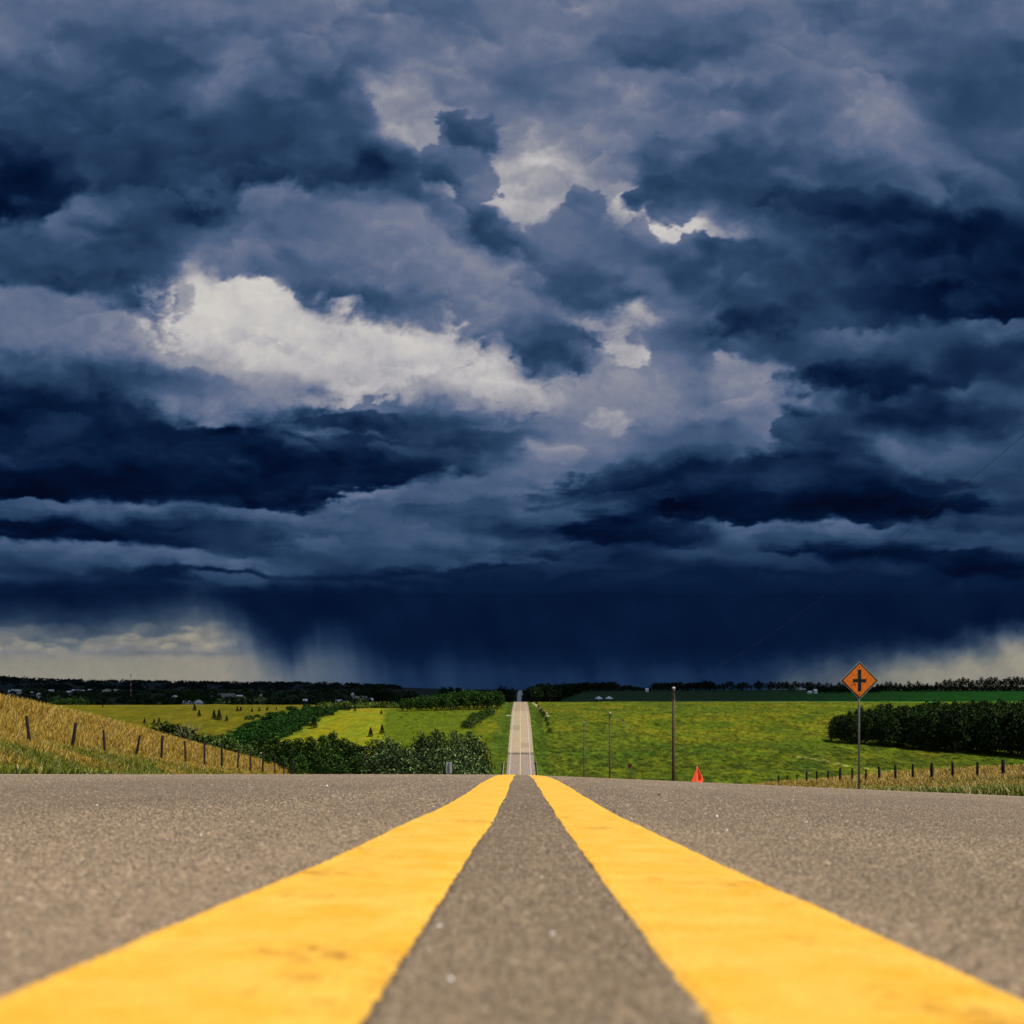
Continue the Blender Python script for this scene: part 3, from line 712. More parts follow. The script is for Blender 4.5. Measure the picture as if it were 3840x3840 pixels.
def crown_cloud(n, h, r, z0, lobes=9, shape='round', leafs=.3, colA=(.03,.06,.012), colB=(.09,.14,.03), colC=None, pC=0.):
    """leaf clumps gathered in lobes around the limbs"""
    L_ = []
    for k in range(lobes):
        t = (k + .5) / lobes; a = 2.4 * k + R.uniform(-.4, .4)
        zz = z0 + (h - z0) * (.12 + .80 * t)
        wid = {'round': math.sin(math.pi * min(.93, .22 + .72 * t)) , 'poplar': (1 - t) ** .55 * .75 + .12, 'shrub': math.sqrt(max(.05, 1 - t * t)) }[shape]
        rr = r * wid * .62
        L_.append((rr * math.cos(a), rr * math.sin(a), zz, r * R.uniform(.38, .6) * (.55 + .45 * wid)))
    L_.append((0, 0, z0 + (h - z0) * .55, r * .62)); L_.append((0, 0, h - r * .35, r * .33))
    L_ = np.array(L_); w_ = L_[:, 3] ** 2; k = R.choice(len(L_), n, p=w_ / w_.sum())
    d = R.normal(size=(n, 3)); d /= np.linalg.norm(d, axis=1, keepdims=True)
    rad = L_[k, 3] * (R.uniform(.25, 1, n) ** .45) * R.uniform(.85, 1.18, n)
    c = L_[k, :3] + d * rad[:, None] * np.array([1, 1, 1.05])
    c[:, 2] = np.maximum(c[:, 2], z0 * .6 + .05)
    nr = d + .75 * R.normal(size=(n, 3))
    u = R.uniform(size=(n, 1)); hgt = np.clip((c[:, 2:3] - z0) / (h - z0), 0, 1)
    col = np.array(colA) * (1 - u) + np.array(colB) * u
    if colC is not None: col = np.where(R.uniform(size=(n, 1)) < pC, np.array(colC), col)
    return quads(c, nr, leafs * R.uniform(.6, 1.4, n), .55, col), L_
def limb_mesh(name, h, r0, L_, n=7):
    m = MB(); top = h * .72
    m.tube([(0, 0, -.4), (0.02 * h, 0, h * .25), (-.01 * h, .01 * h, h * .5), (0, 0, top)], [r0 * 1.3, r0, r0 * .7, r0 * .25], n)
    for q in L_[:-2]:
        z1 = max(.12 * h, q[2] - .28 * h * .6)
        m.tube([(0, 0, z1 * .8), (q[0] * .5, q[1] * .5, (z1 + q[2]) / 2), (q[0], q[1], q[2])], [r0 * .5, r0 * .3, r0 * .1], 5)
    bmesh.ops.recalc_face_normals(m.bm, faces=m.bm.faces[:])
    me = bpy.data.meshes.new(name); m.bm.to_mesh(me); m.bm.free(); me.materials.append(bark); return me
class Kind:
    def __init__(s, name, n, h, r, z0, r0, variants=3, **k):
        s.name = name; s.h = h; s.v = []
        for i in range(variants):
            (v, f, c), L_ = crown_cloud(n, h, r, z0, **k)
            s.v.append((mesh_np(name + '_crown', v, f, leaf, c), limb_mesh(name + '_trunk', h, r0, L_)))
def plant(kind, x, y, h, label, group=None, wide=1., z=None, cat='tree', name=None):
    z = gz(x, y) - .05 if z is None else z
    o = empty(name or kind.name, (x, y, z), label, cat, group, random.uniform(0, 6.28))
    s = h / kind.h; o.scale = (s * wide, s * wide, s)
    cr_, tr_ = random.choice(kind.v)
    link('crown', cr_, o); link('trunk', tr_, o); return o
poplar = Kind('poplar_tree', 2600, 7., 2.1, .6, .1, 3, lobes=13, shape='poplar', leafs=.17, colA=(.007,.018,.004), colB=(.030,.070,.010), colC=(.11,.19,.03), pC=.09)
silver = Kind('willow_tree', 3000, 7., 2.7, .4, .1, 3, lobes=14, shape='round', leafs=.16, colA=(.016,.026,.010), colB=(.048,.080,.022), colC=(.25,.33,.12), pC=.11)
grove = Kind('aspen_tree', 900, 12., 3.0, 1.6, .17, 4, lobes=10, shape='round', leafs=.42, colA=(.007,.022,.005), colB=(.034,.082,.010), colC=(.09,.17,.03), pC=.08)
copse = Kind('ash_tree', 1700, 13., 4.6, .3, .2, 4, lobes=14, shape='round', leafs=.46, colA=(.006,.014,.004), colB=(.028,.050,.010), colC=(.05,.10,.012), pC=.05)
shrub = Kind('shrub', 900, 3., 1.8, .1, .06, 3, lobes=8, shape='shrub', leafs=.16, colA=(.014,.03,.006), colB=(.06,.10,.014), colC=(.20,.22,.10), pC=.06)
farround = Kind('elm_tree', 460, 11., 4.8, 1.2, .25, 5, lobes=8, shape='round', leafs=.75, colA=(.008,.016,.008), colB=(.022,.035,.012))
tallpop = Kind('cottonwood_tree', 460, 15., 5.2, 3.2, .26, 5, lobes=9, shape='round', leafs=.7, colA=(.008,.014,.006), colB=(.026,.034,.012))
# conifer: drooping whorls
def spruce_mesh(h=4., r=1.15, n=900):
    t = R.uniform(.03, 1, n) ** .8; z = h * (.06 + .94 * t)
    lay = np.abs(((z / h * 9) % 1) - .5) * 2; rr = r * (1 - t) ** .9 * (.55 + .45 * lay) * R.uniform(.35, 1, n) ** .5 + .03
    a = R.uniform(0, 6.283, n); c = np.stack([rr * np.cos(a), rr * np.sin(a), z - .12 * rr], 1)
    nr = np.stack([np.cos(a) * .6, np.sin(a) * .6, np.ones(n)], 1) + .5 * R.normal(size=(n, 3))
    u = R.uniform(size=(n, 1)); col = np.array([.006, .012, .006]) * (1 - u) + np.array([.022, .036, .012]) * u
    return quads(c, nr, .2 * R.uniform(.7, 1.3, n), .5, col)
class SK: pass
spruce = SK(); spruce.name = 'spruce_tree'; spruce.h = 4.; spruce.v = []
for i in range(3):
    v, f, c = spruce_mesh(); m = MB(); m.tube([(0, 0, -.3), (0, 0, 1.8), (0, 0, 3.8)], [.09, .06, .015], 6)
    bmesh.ops.recalc_face_normals(m.bm, faces=m.bm.faces[:]); me = bpy.data.meshes.new('spruce_trunk'); m.bm.to_mesh(me); m.bm.free(); me.materials.append(bark)
    spruce.v.append((mesh_np('spruce_crown', v, f, leaf, c), me))

def P2(px, top, D):
    x = XI(px, D); g = gz(x, D); return x, D, g, max(1.5, ZI(top, D) - g)
# valley trees beyond the end of the left fence
gp = 'dark green poplars crowding the valley left of the road'
for px, top, D in [(955,2775,122),(985,2765,120),(1030,2757,125),(1075,2772,112),(1120,2766,120),(1165,2762,118),(1210,2752,125),(1245,2745,128),(1285,2765,120),(1320,2783,112),(1352,2792,118),
                   (1000,2825,100),(1060,2832,99),(1130,2828,100),(1190,2836,98),(1260,2830,100),(1330,2838,99),(1100,2850,95),(1225,2862,95),(1290,2866,95)]:
    x, y, g, h = P2(px, top, D)
    plant(poplar, x, y, h, 'dark green poplar in the dense valley clump behind the end of the golden bank', gp, wide=random.uniform(.85, 1.1) * min(1.5, 6.5 / h))
gs = 'silvery leaved willows beside the road in the valley'
for px, top, D in [(1400,2768,118),(1450,2758,122),(1490,2780,115),(1530,2800,110),(1582,2745,125),(1640,2728,130),(1700,2733,128),(1755,2738,132),(1788,2760,125),
                   (1590,2805,104),(1660,2800,104),(1730,2800,106),(1470,2825,101),(1540,2832,100),(1405,2832,100),(1775,2815,112),(1620,2850,100),(1700,2850,100)]:
    x, y, g, h = P2(px, top, D)
    plant(silver, x, y, h, 'silvery leaved willow in the bushy clump just left of the road in the valley', gs, wide=random.uniform(.8, 1.05) * min(1.5, 6.5 / h))
# shrubs peeping over the golden bank
for px, top, D, hh, lb in [(612,2712,100,2.4,'small dark bush at the left end of the hedge behind the golden bank'),(648,2716,98,3.2,'leafy bush standing on the crest of the golden bank, nearest its twiggy neighbour'),
                       (680,2722,98,3.,'bush with pale leaves right of the leafy one on the golden bank crest'),(755,2752,98,2.2,'small dark shrub between the twiggy bush and the ravine'),(780,2756,98,2.2,'narrow dark shrub just above the twelfth fence post gap'),
                       (812,2762,100,2.6,'shrub at the foot of the dark ravine brush, left one'),(842,2756,100,3.4,'pale flecked shrub at the foot of the dark ravine brush'),(880,2785,102,3.,'shrub low beside the ravine brush, above the golden grass'),(925,2790,104,3.2,'shrub closing the gap between ravine brush and poplars')]:
    x = XI(px, D); zt = ZI(top, D); g = gz(x, D); plant(shrub, x, D, max(1.6, zt - g), lb, wide=1.5, cat='shrub')
# a bare twiggy bush
tw = MB()
for k in range(34):
    a = random.uniform(0, 6.28); l = random.uniform(1.2, 2.3); sp_ = random.uniform(.1, .75)
    p1 = Vector((math.cos(a) * sp_ * l * .5, math.sin(a) * sp_ * l * .5, l * .6)); p2 = Vector((math.cos(a) * sp_ * l, math.sin(a) * sp_ * l, l))
    tw.tube([(0, 0, -.3), p1, p2], [.03, .02, .008], 4)
x = XI(705, 98); o = tw.build('twiggy_bush', plain('dead_twigs', (.25, .19, .12), .9, .3, 9.)); o.location = (x, 98, gz(x, 98)); q_ = (ZI(2712, 98) - gz(x, 98)) / 2.2; o.scale = (q_, q_, q_)
tag(o, 'bare twiggy bush rising above the golden bank between two leafy shrubs', 'bush')

# conifers dotted over the hayfields: picture x, base y, height in picture px
SPR = [(542,2713,20,'leftmost of the three little spruces in a row above the golden bank'),(578,2714,20,'middle one of the three little spruces in a row above the golden bank'),(596,2711,21,'right one of the three little spruces above the golden bank'),
 (232,2667,9,'speck of a spruce at the far left where the hayfield meets the golden bank'),(262,2666,8,'second tiny spruce from the left on the far hayfield'),(385,2652,11,'tiny lone spruce on the far edge of the left hayfield'),
 (730,2665,26,'dark spruce at the far edge of the left hayfield, left of centre'),(747,2688,27,'spruce just below the far edge spruce on the left hayfield'),(803,2697,34,'left one of the joined pair of spruces in the left hayfield'),
 (822,2700,38,'tallest spruce of the pair in the middle of the left hayfield'),(850,2704,22,'small spruce right of the pair in the left hayfield'),(890,2668,20,'left of two touching spruces at the hayfield top'),
 (903,2668,20,'right of two touching spruces at the hayfield top'),(945,2670,17,'first of three single spruces left of the ravine head'),(973,2667,16,'second of three single spruces left of the ravine head'),
 (1002,2665,16,'third of three single spruces left of the ravine head'),(1037,2662,12,'small spruce on the lip of the ravine'),(1155,2689,18,'thin spruce on the ravine edge above the broad spruce'),
 (1177,2730,42,'broad dark spruce alone on the bright hayfield right of the ravine'),(1295,2665,22,'left spruce of three at the back of the bright hayfield'),(1308,2666,20,'middle spruce of three at the back of the bright hayfield'),
 (1331,2667,18,'right spruce of three at the back of the bright hayfield'),(1390,2763,36,'round topped spruce near the border of the two hayfields, front left'),(1433,2754,36,'spruce on the border line of the two hayfields, above the willows'),
 (1430,2678,18,'small spruce at the back end of the hayfield border')]
for px, by, hp, lb in SPR:
    x, D, g = hit(px, by); plant(spruce, x, D, hp * D / F, lb, wide=1.75 if px == 1177 else 1.4, z=g - .1)

# aspen grove behind the right hayfield
ga = 'aspens of the grove behind the hayfield left of the road'
for k in range(88):
    px = 1512 + (k % 22) * 17.5 + random.uniform(-6, 6); row = k // 22
    D = 566 + row * 11 + random.uniform(-4, 4) + (14 if px > 1700 else 0); x = XI(px, D)
    if x > -8.5 - 2: continue
    top = np.interp(px, [1510, 1560, 1640, 1700, 1760, 1880, 1900], [2625, 2606, 2602, 2590, 2584, 2590, 2612]) + random.uniform(-1, 7) + (3 - row) * 3
    g = gz(x, D); plant(grove, x, D, max(6, ZI(top, D) - g), 'green aspen in the grove behind the hayfield left of the far road', ga, wide=1.15)
# hedgerow from the grove towards the willows
gh = 'bushes of the hedgerow running down beside the road'
for k in range(34):
    t = random.random(); px = 1832 - 85 * t + random.uniform(-16, 22); py = 2672 + 55 * t + random.uniform(-3, 8)
    x, D, g = hit(px, py); plant(shrub, x, D, random.uniform(2.4, 4.2), 'dark green bush in the hedgerow between hayfield and road verge', gh, wide=1.3, z=g - .2, cat='bush')
# bushes along the field border right of the road
for k, (px, py, h, lb) in enumerate([(2012,2640,2.,'tiny bush right of the far road where the pasture crests'),(2020,2655,2.,'small dark bush below the crest, right of the dirt track'),(2030,2676,3.2,'dark bush at the bend of the line right of the road'),(2040,2690,3.4,'largest bush of the line right of the road'),
                                 (2049,2705,2.6,'bush below the largest one right of the road'),(2055,2722,2.2,'small bush in the line right of the road, second lowest'),(2061,2748,2.4,'lowest bush of the line right of the road')]):
    x, D, g = hit(px, py); plant(shrub, x, D, h, lb, z=g - .15, cat='bush')
# the dark copse on the right
gc = 'broad leaved trees of the dark copse behind the warning sign'
for row in range(5):
    for k in range(23):
        px = 3125 + k * 35 + random.uniform(-9, 9) + (0 if row else 0) + (12 if row % 2 else 0)
        by = np.interp(px, [3100, 3200, 3500, 3840, 4000], [2776, 2786, 2812, 2832, 2842])
        x0, D0, g0 = hit(px, by, 330)
        D = D0 + row * 13 + random.uniform(-4, 4); x = XI(px, D); g = gz(x, D)
        top = np.interp(px, [3110, 3150, 3200, 3300, 3500, 3840, 4000], [2705, 2672, 2657, 2645, 2634, 2622, 2620]) + (4 - row) * 8 + random.uniform(-5, 14)
        h = np.clip(ZI(top, D) - g + .8, 6, 18)
        plant(copse, x, D, h, 'dark broad leaved tree in the dense copse behind the warning sign', gc, wide=random.uniform(.78, 1.1), z=g - .3)
# dark mound of trees right of the far road
gmn = 'dark trees of the mound shaped wood right of the far road'
for k in range(26):
    px = random.uniform(2004, 2088); D = random.uniform(775, 850); x = XI(px, D); g = gz(x, D)
    top = np.interp(px, [1975, 2000, 2030, 2060, 2095], [2596, 2572, 2563, 2563, 2578]) + random.uniform(0, 10)
    plant(farround, x, D, ZI(top, D) - g, 'black green tree in the mound of woodland right of the far road', gmn, wide=.85)
# tree line along the right horizon
gt1 = 'dark trees of the low wood on the horizon right of the road'
for px in np.arange(2085, 2325, 11.):
    D = random.uniform(1215, 1260); x = XI(px, D); g = gz(x, D); top = np.interp(px, [2085, 2200, 2290, 2310, 2325], [2566, 2557, 2556, 2556, 2572]) + random.uniform(-1, 5)
    plant(farround, x, D, ZI(top, D) - g, 'dark tree in the low horizon wood above the white bins', gt1, wide=1.25)
for px in np.arange(2328, 2445, 10.):
    D = random.uniform(1230, 1270); x = XI(px, D); g = gz(x, D); top = np.interp(px, [2328, 2350, 2400, 2445], [2574, 2569, 2574, 2580]) + random.uniform(-1, 3)
    plant(farround, x, D, max(4, ZI(top, D) - g), 'low dark tree in the dip of the horizon wood', gt1 + ', lower part', wide=1.4)
gt2 = 'round dark trees on the horizon either side of the tall pole'
for px in list(np.arange(2452, 2685, 13.)):
    D = random.uniform(1235, 1275); x = XI(px, D); g = gz(x, D); top = np.interp(px, [2450, 2520, 2580, 2640, 2680, 2690], [2562, 2556, 2560, 2551, 2556, 2572]) + random.uniform(-1, 5)
    plant(farround, x, D, ZI(top, D) - g, 'rounded dark tree on the horizon right of the tall pole', gt2, wide=1.3)
gt3 = 'row of separate trees on the horizon left of the warning sign'
for px in np.arange(2696, 3225, 15.):
    D = random.uniform(1240, 1290); x = XI(px, D); g = gz(x, D); top = 2554 + random.choice([0, 2, 4, 8, 12]) + random.uniform(-2, 4) + (4 if px > 3000 else 0)
    plant(random.choice([farround, tallpop]), x, D, ZI(top, D) - g, 'small dark tree in the broken row on the horizon left of the warning sign', gt3, wide=.95)
for px in np.arange(3035, 3300, 13.):
    D = random.uniform(1120, 1150); x = XI(px, D); g = gz(x, D)
    plant(farround, x, D, ZI(2574 + random.uniform(-2, 3), D) - g, 'dark tree in the nearer low wood behind the warning sign', 'nearer low wood on the horizon behind the warning sign', wide=1.35)
gt4 = 'tall gappy trees on the horizon right of the warning sign'
for px in np.arange(3290, 3990, 17.):
    D = random.uniform(1240, 1290); x = XI(px, D); g = gz(x, D); top = np.interp(px, [3290, 3450, 3520, 3560, 3840, 4000], [2556, 2548, 2556, 2540, 2536, 2538]) + random.choice([0, 0, 3, 6, 12]) + random.uniform(-2, 4)
    plant(tallpop, x, D, ZI(top, D) - g, 'tall thin crowned tree in the gappy horizon row right of the warning sign', gt4, wide=random.uniform(.75, 1.))
for px in np.arange(3300, 3990, 19.):
    D = random.uniform(1215, 1235); x = XI(px, D); g = gz(x, D)
    plant(farround, x, D, random.uniform(6, 8.5), 'low dark bush filling the foot of the gappy horizon row', 'underbrush of the gappy horizon row', wide=2.0, cat='bush')
# road end trees
for px, top, D, lb in [(1878,2577,900,'round dark tree left of the far road crest'),(1895,2577,905,'round dark tree nearest the far road on its left'),(1922,2580,1000,'small pointed tree left of the far road'),(1982,2579,1000,'small tree right of the far road crest'),(1990,2584,960,'bushy little tree between far road and dark mound'),(1905,2586,980,'low tree between two taller ones left of the far road'),
                       (1420,2568,900,'big dark tree rising above the farm left of the aspen grove'),(1440,2572,905,'big dark tree just right of the tallest farm tree'),(1398,2580,895,'dark tree left of the tallest farm tree'),(1380,2592,880,'lower dark tree on the left of the farm trees'),(1462,2590,890,'lower dark tree on the right of the farm trees'),
                       (1009,2594,820,'tall slim poplar standing above the town gardens'),(1664,2575,1300,'dark tree on the horizon above the aspen grove, left one'),(1690,2575,1310,'dark tree on the horizon above the aspen grove, middle one'),(1715,2578,1310,'dark tree on the horizon above the aspen grove, right one')]:
    x = XI(px, D); g = gz(x, D); plant(tallpop if px == 1009 else farround, x, D, ZI(top, D) - g, lb, wide=.75 if px == 1009 else (.42 if 1880 < px < 1980 else 1.))
# bright grove in the town, left
for k, px in enumerate([190,212,235,258,280,303,328,350]):
    D = 745 + random.uniform(-8, 8); x = XI(px, D); g = gz(x, D); top = [2630,2622,2616,2613,2611,2614,2620,2628][k]
    plant(grove, x, D, max(3, ZI(top, D) - g), 'bright green tree in the round grove at the left edge of the town', 'bright green round grove at the left edge of the town', wide=1.5)
for k, (px, top, lb) in enumerate([(690,2588,'pale green tree group in the town, left one'),(712,2584,'tallest pale green tree in the middle of the town'),(732,2588,'pale green tree in the town, right one'),(760,2604,'lower green tree right of the tallest town tree')]):
    D = 960; x = XI(px, D); plant(grove, x, D, ZI(top, D) - gz(x, D), lb, wide=1.3)
# woods and brush that read as one mass
def mass(name, label, spots, colA, colB, nq, cat):
    V, Fc, Cc = [], [], []; off = 0
    for (x, y, z, h, r) in spots:
        n = nq; d = R.normal(size=(n, 3)); d /= np.linalg.norm(d, axis=1, keepdims=True)
        c = d * (R.uniform(.3, 1, (n, 1)) ** .5) * np.array([r, r, h * .5]) * R.uniform(.8, 1.2, (n, 1)) + np.array([x, y, z + h * .48])
        u = R.uniform(size=(n, 1)); tone = R.uniform(.7, 1.35)
        v, f, cc = quads(c, d + .7 * R.normal(size=(n, 3)), (r + h) * .5 * R.uniform(.16, .34, n), .6, (np.array(colA) * (1 - u) + np.array(colB) * u) * tone)
        V.append(v); Fc.append(f + off); Cc.append(cc); off += len(v)
    tag(link(name, mesh_np(name, np.concatenate(V), np.concatenate(Fc), leaf, np.concatenate(Cc))), label, cat, kind='stuff')
sp = []
for k in range(1150):
    px = R.uniform(-500, 1560); D = R.choice([R.uniform(770, 1100), R.uniform(1100, 2300)]) if px < 1400 else R.uniform(800, 1500)
    x = XI(px, D); h = R.uniform(4, 9.5) * (1 if D < 1100 else 1.2)
    if fbm(np.array([px / 160.]), np.array([D / 260.]), 3, 77)[0] < -.22: continue
    sp.append((x, D, gz(x, D) - .5, h, h * R.uniform(.5, .9)))
mass('town_woods', 'dark woodland and gardens spread over the far plain left of the road', sp, (.010,.022,.010), (.034,.055,.020), 75, 'woods')
sp = []
for k in range(900):
    px = R.uniform(-500, 1500); D = R.uniform(2600, 5400); x = XI(px, D)
    if fbm(np.array([px / 120.]), np.array([D / 500.]), 3, 78)[0] < -.1 and D < 4800: continue
    h = R.uniform(9, 17); sp.append((x, D, gz(x, D) - 2, h, h * R.uniform(.9, 1.8)))
mass('hill_woods', 'nearly black woods covering the far hills on the left horizon', sp, (.006,.012,.012), (.018,.028,.022), 36, 'woods')
sp = []
seg = [math.hypot(q[0] - p[0], q[1] - p[1]) for p, q in zip(RAV, RAV[1:])]
for k in range(640):
    i_ = R.choice(len(seg), p=np.array(seg) / sum(seg)); t = R.uniform(0, 1); p, q = RAV[i_], RAV[i_ + 1]
    s_ = 3.5 if i_ == 0 else 7.; xx = p[0] + (q[0] - p[0]) * t + R.normal() * s_; yy = p[1] + (q[1] - p[1]) * t + R.normal() * s_
    h = R.uniform(1.0, 2.8); sp.append((xx, yy, gz(xx, yy) - .3, h, h * R.uniform(.7, 1.3)))
mass('ravine_brush', 'lush dark green brush filling the ravine between the two hayfields', sp, (.005,.024,.004), (.022,.062,.008), 90, 'brush')
sp = []
for k in range(150):
    px = R.uniform(1195, 1500); D = R.uniform(600, 650); x = XI(px, D); h = R.uniform(1.4, 3.2); sp.append((x, D, gz(x, D) - .3, h, h * R.uniform(.8, 1.5)))
mass('garden_brush', 'yellowish green scrub along the back of the hayfield below the farm', sp, (.03,.055,.008), (.10,.13,.02), 70, 'brush')
sp = []
for k in range(7500):
    D = R.uniform(325, 716); x = R.uniform(10, 1) * 0 + XI(R.uniform(2000, 3950) if k % 5 else R.uniform(1500, 1870), D)
    dens = fbm(np.array([x / 34.]), np.array([D / 30.]), 3, 91)[0] + (.35 if D < 420 else .0)
    if dens < .05: continue
    h = R.uniform(.25, .75) * (1.2 if D < 400 else 1); sp.append((x, D, gz(x, D) - .08, h, h * R.uniform(.8, 1.7)))
mass('pasture_weeds', 'scattered dark weed clumps in the green pasture right of the road', sp, (.02,.05,.005), (.09,.12,.008), 14, 'weeds')

# ------------------------------------------------------------------ tall grass on the banks
def grass(name, label, n, u0, u1, d0, d1, side):
    D = np.exp(R.uniform(math.log(d0), math.log(d1), n)); u = R.uniform(u0, u1, n); x = u * D
    keep = (np.abs(x) > 5.5 + .25 * np.abs(R.normal(size=n))) & (np.abs(x) < 62); x, D = x[keep], D[keep]; n = len(x)
    # tufts: draw blades towards clump centres
    cl = .38; z = ground_z(x, D) - .04
    gn = fbm(x / 3.2, D / 4.5, 3, 501); ax = np.abs(x)
    gold = np.clip(sstep(13.5, 20.5, ax + 8 * gn + R.normal(size=n) * 1.6 + (0 if side < 0 else -1.5)), 0.08, 1)
    hgt = (.15 + .12 * sstep(6, 9, ax) + .34 * sstep(19.5, 23, ax + 1.5 * gn)) * R.uniform(.6, 1.35, n) * (1 if side < 0 else .85)
    wd = np.clip(.005 + D * .00033, .006, .03) * R.uniform(.7, 1.3, n)
    a = R.uniform(0, 6.283, n); ln = hgt * R.uniform(.05, .6, n); la = R.uniform(0, 6.283, n)
    dx, dy = np.cos(a) * wd, np.sin(a) * wd * .5
    lx, ly = np.cos(la) * ln, np.sin(la) * ln
    b0 = np.stack([x - dx, D - dy, z], 1); b1 = np.stack([x + dx, D + dy, z], 1)
    m0_ = np.stack([x + lx * .35 - dx * .8, D + ly * .35 - dy, z + hgt * .62], 1); m1_ = np.stack([x + lx * .35 + dx * .8, D + ly * .35 + dy, z + hgt * .62], 1)
    t0 = np.stack([x + lx - dx * .25, D + ly, z + hgt * (1 - .25 * (ln / hgt) ** 2)], 1); t1 = t0 + np.stack([dx * .5, dy * .5, wd * 0], 1)
    V = np.stack([b0, b1, m1_, m0_, t1, t0], 1).reshape(-1, 3); i = np.arange(n) * 6
    Fc = np.concatenate([np.stack([i, i + 1, i + 2, i + 3], 1), np.stack([i + 3, i + 2, i + 4, i + 5], 1)])
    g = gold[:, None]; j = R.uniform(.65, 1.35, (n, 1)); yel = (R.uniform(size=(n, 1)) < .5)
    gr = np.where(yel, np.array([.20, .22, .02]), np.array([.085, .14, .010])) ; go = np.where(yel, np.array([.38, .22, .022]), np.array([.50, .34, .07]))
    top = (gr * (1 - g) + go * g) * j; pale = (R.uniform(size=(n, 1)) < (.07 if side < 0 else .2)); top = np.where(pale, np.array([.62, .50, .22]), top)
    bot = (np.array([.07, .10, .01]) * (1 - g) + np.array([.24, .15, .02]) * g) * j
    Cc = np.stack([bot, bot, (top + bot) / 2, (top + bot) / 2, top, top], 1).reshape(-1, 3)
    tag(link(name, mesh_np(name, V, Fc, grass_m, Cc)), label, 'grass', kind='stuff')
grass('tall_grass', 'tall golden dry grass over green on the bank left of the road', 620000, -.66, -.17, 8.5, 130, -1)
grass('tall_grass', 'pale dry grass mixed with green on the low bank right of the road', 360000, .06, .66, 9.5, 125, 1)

# ------------------------------------------------------------------ fences
post_m = plain('weathered_wood', (.016, .012, .010), .9, .45, 14., bump=.5)
ORD = ['first','second','third','fourth','fifth','sixth','seventh','eighth','ninth','tenth','eleventh','twelfth','thirteenth','fourteenth','fifteenth','sixteenth','seventeenth','eighteenth']
def post_mesh(r, h):
    m = MB(); m.tube([(0, 0, -.4), (0, 0, .3), (0, 0, h * .7), (0, 0, h - .02), (0, 0, h)], [r * 1.05, r, r * .97, r * .93, r * .8], 9, jit=.07)
    bmesh.ops.recalc_face_normals(m.bm, faces=m.bm.faces[:]); me = bpy.data.meshes.new('fence_post'); m.bm.to_mesh(me); m.bm.free(); me.materials.append(post_m); return me
pmesh = [post_mesh(.062, 1.35), post_mesh(.07, 1.4), post_mesh(.056, 1.3)]
LP = [(124,2682,112,8),(276,2712,106,8),(404,2731,100,9),(516,2755,82,10),(611,2760,86,7),(703,2774,90,7),(771,2774,84,5),(834,2793,78,2),(893,2805,78,4),(939,2812,74,2),(986,2820,68,1),(1031,2828,60,1),(1065,2845,54,0),(1098,2852,50,0)]
for k, (px, top, hp, lean) in enumerate(LP):
    D = -19. / ((px - XC) / F); z = ZI(top, D); g = gz(-19, D); h = 1.36
    o = link('fence_post', pmesh[k % 3]); zt = z - h * math.cos(math.radians(lean)); zt = min(zt, g + .15)
    o.location = (-19 - .1 * lean / 8, D, zt); o.scale = (1, 1, max(.8, (z - zt) / h)); o.rotation_euler = (random.uniform(-.03, .03), math.radians(lean), random.uniform(0, 3))
    tag(o, f'dark wooden fence post in the golden grass left of the road, {ORD[k]} from the left', 'fence post', 'posts of the left fence')
RP = [(3763,2852,23.),(3664,2853,23.),(3573,2858,23.),(3494,2863,23.),(3423,2860,23.),(3359,2869,23),(3298,2877,23),(3246,2881,23),(3196,2880,23),(3150,2881,23),(3105,2887,23),(3064,2890,23),(3025,2894,23),(2989,2901,23),(2954,2906,23),(2921,2909,23),(2891,2917,23)]
for k, (px, top, X) in enumerate(RP):
    D = X / ((px - XC) / F); z = ZI(top, D); g = gz(X, D); o = link('fence_post', pmesh[(k + 1) % 3]); h = 1.36
    zt = min(z - h, g + .1); o.location = (X, D, zt); o.scale = (1.25, 1.25, (z - zt) / h); o.rotation_euler = (random.uniform(-.02, .02), random.uniform(-.03, .02), random.uniform(0, 3))
    tag(o, f'dark wooden fence post in the pale grass right of the road, {ORD[k]} from the right', 'fence post', 'posts of the right fence')

# ------------------------------------------------------------------ warning sign
galv = plain('galvanised_steel', (.30, .31, .27), .55, .3, 20., metal=.3)
sign_or = plain('orange_sheeting', (.82, .18, .010), .5, .16, 7.); blackp = plain('black_vinyl', (.006, .006, .008), .6, .2, 10.)
alu = plain('aluminium_edge', (.45, .43, .36), .6, .2, 10.); rust = plain('rust', (.22, .03, .01), .8, .3, 30.)
D = 28.; X = XI(3223, D); zc = ZI(2552, D); g = gz(X, D)
o = empty('warning_sign', (X, D, g), 'orange diamond crossroads warning sign with black cross on a thin steel post', 'sign')
c = zc - g; m = MB(); m.tube([(0, .045, -.5), (0, .045, c - .1), (0, .045, c + .42)], .03, 10); m.build('post', galv, o)
m = MB(); q = .5333
m.prism([(0, c - q), (q, c), (0, c + q), (-q, c)], -.004, .006); m.build('panel', alu, o)
m = MB(); q2 = .515; m.prism([(0, c - q2), (q2, c), (0, c + q2), (-q2, c)], -.007, -.0041); m.build('border', blackp, o)
m = MB(); q3 = .465; m.prism([(0, c - q3), (q3, c), (0, c + q3), (-q3, c)], -.010, -.0071); m.build('orange_face', sign_or, o)
m = MB(); w2, w1, hv, hh_ = .048, .048, .30, .185
m.prism([(-w2,c-hv),(w2,c-hv),(w2,c-w1),(hh_,c-w1),(hh_,c+w1*.9),(w2,c+w1*.9),(w2,c+hv*1.03),(-w2,c+hv*1.03),(-w2,c+w1*.9),(-hh_,c+w1*.9),(-hh_,c-w1),(-w2,c-w1)], -.013, -.0101); m.build('cross_symbol', blackp, o)
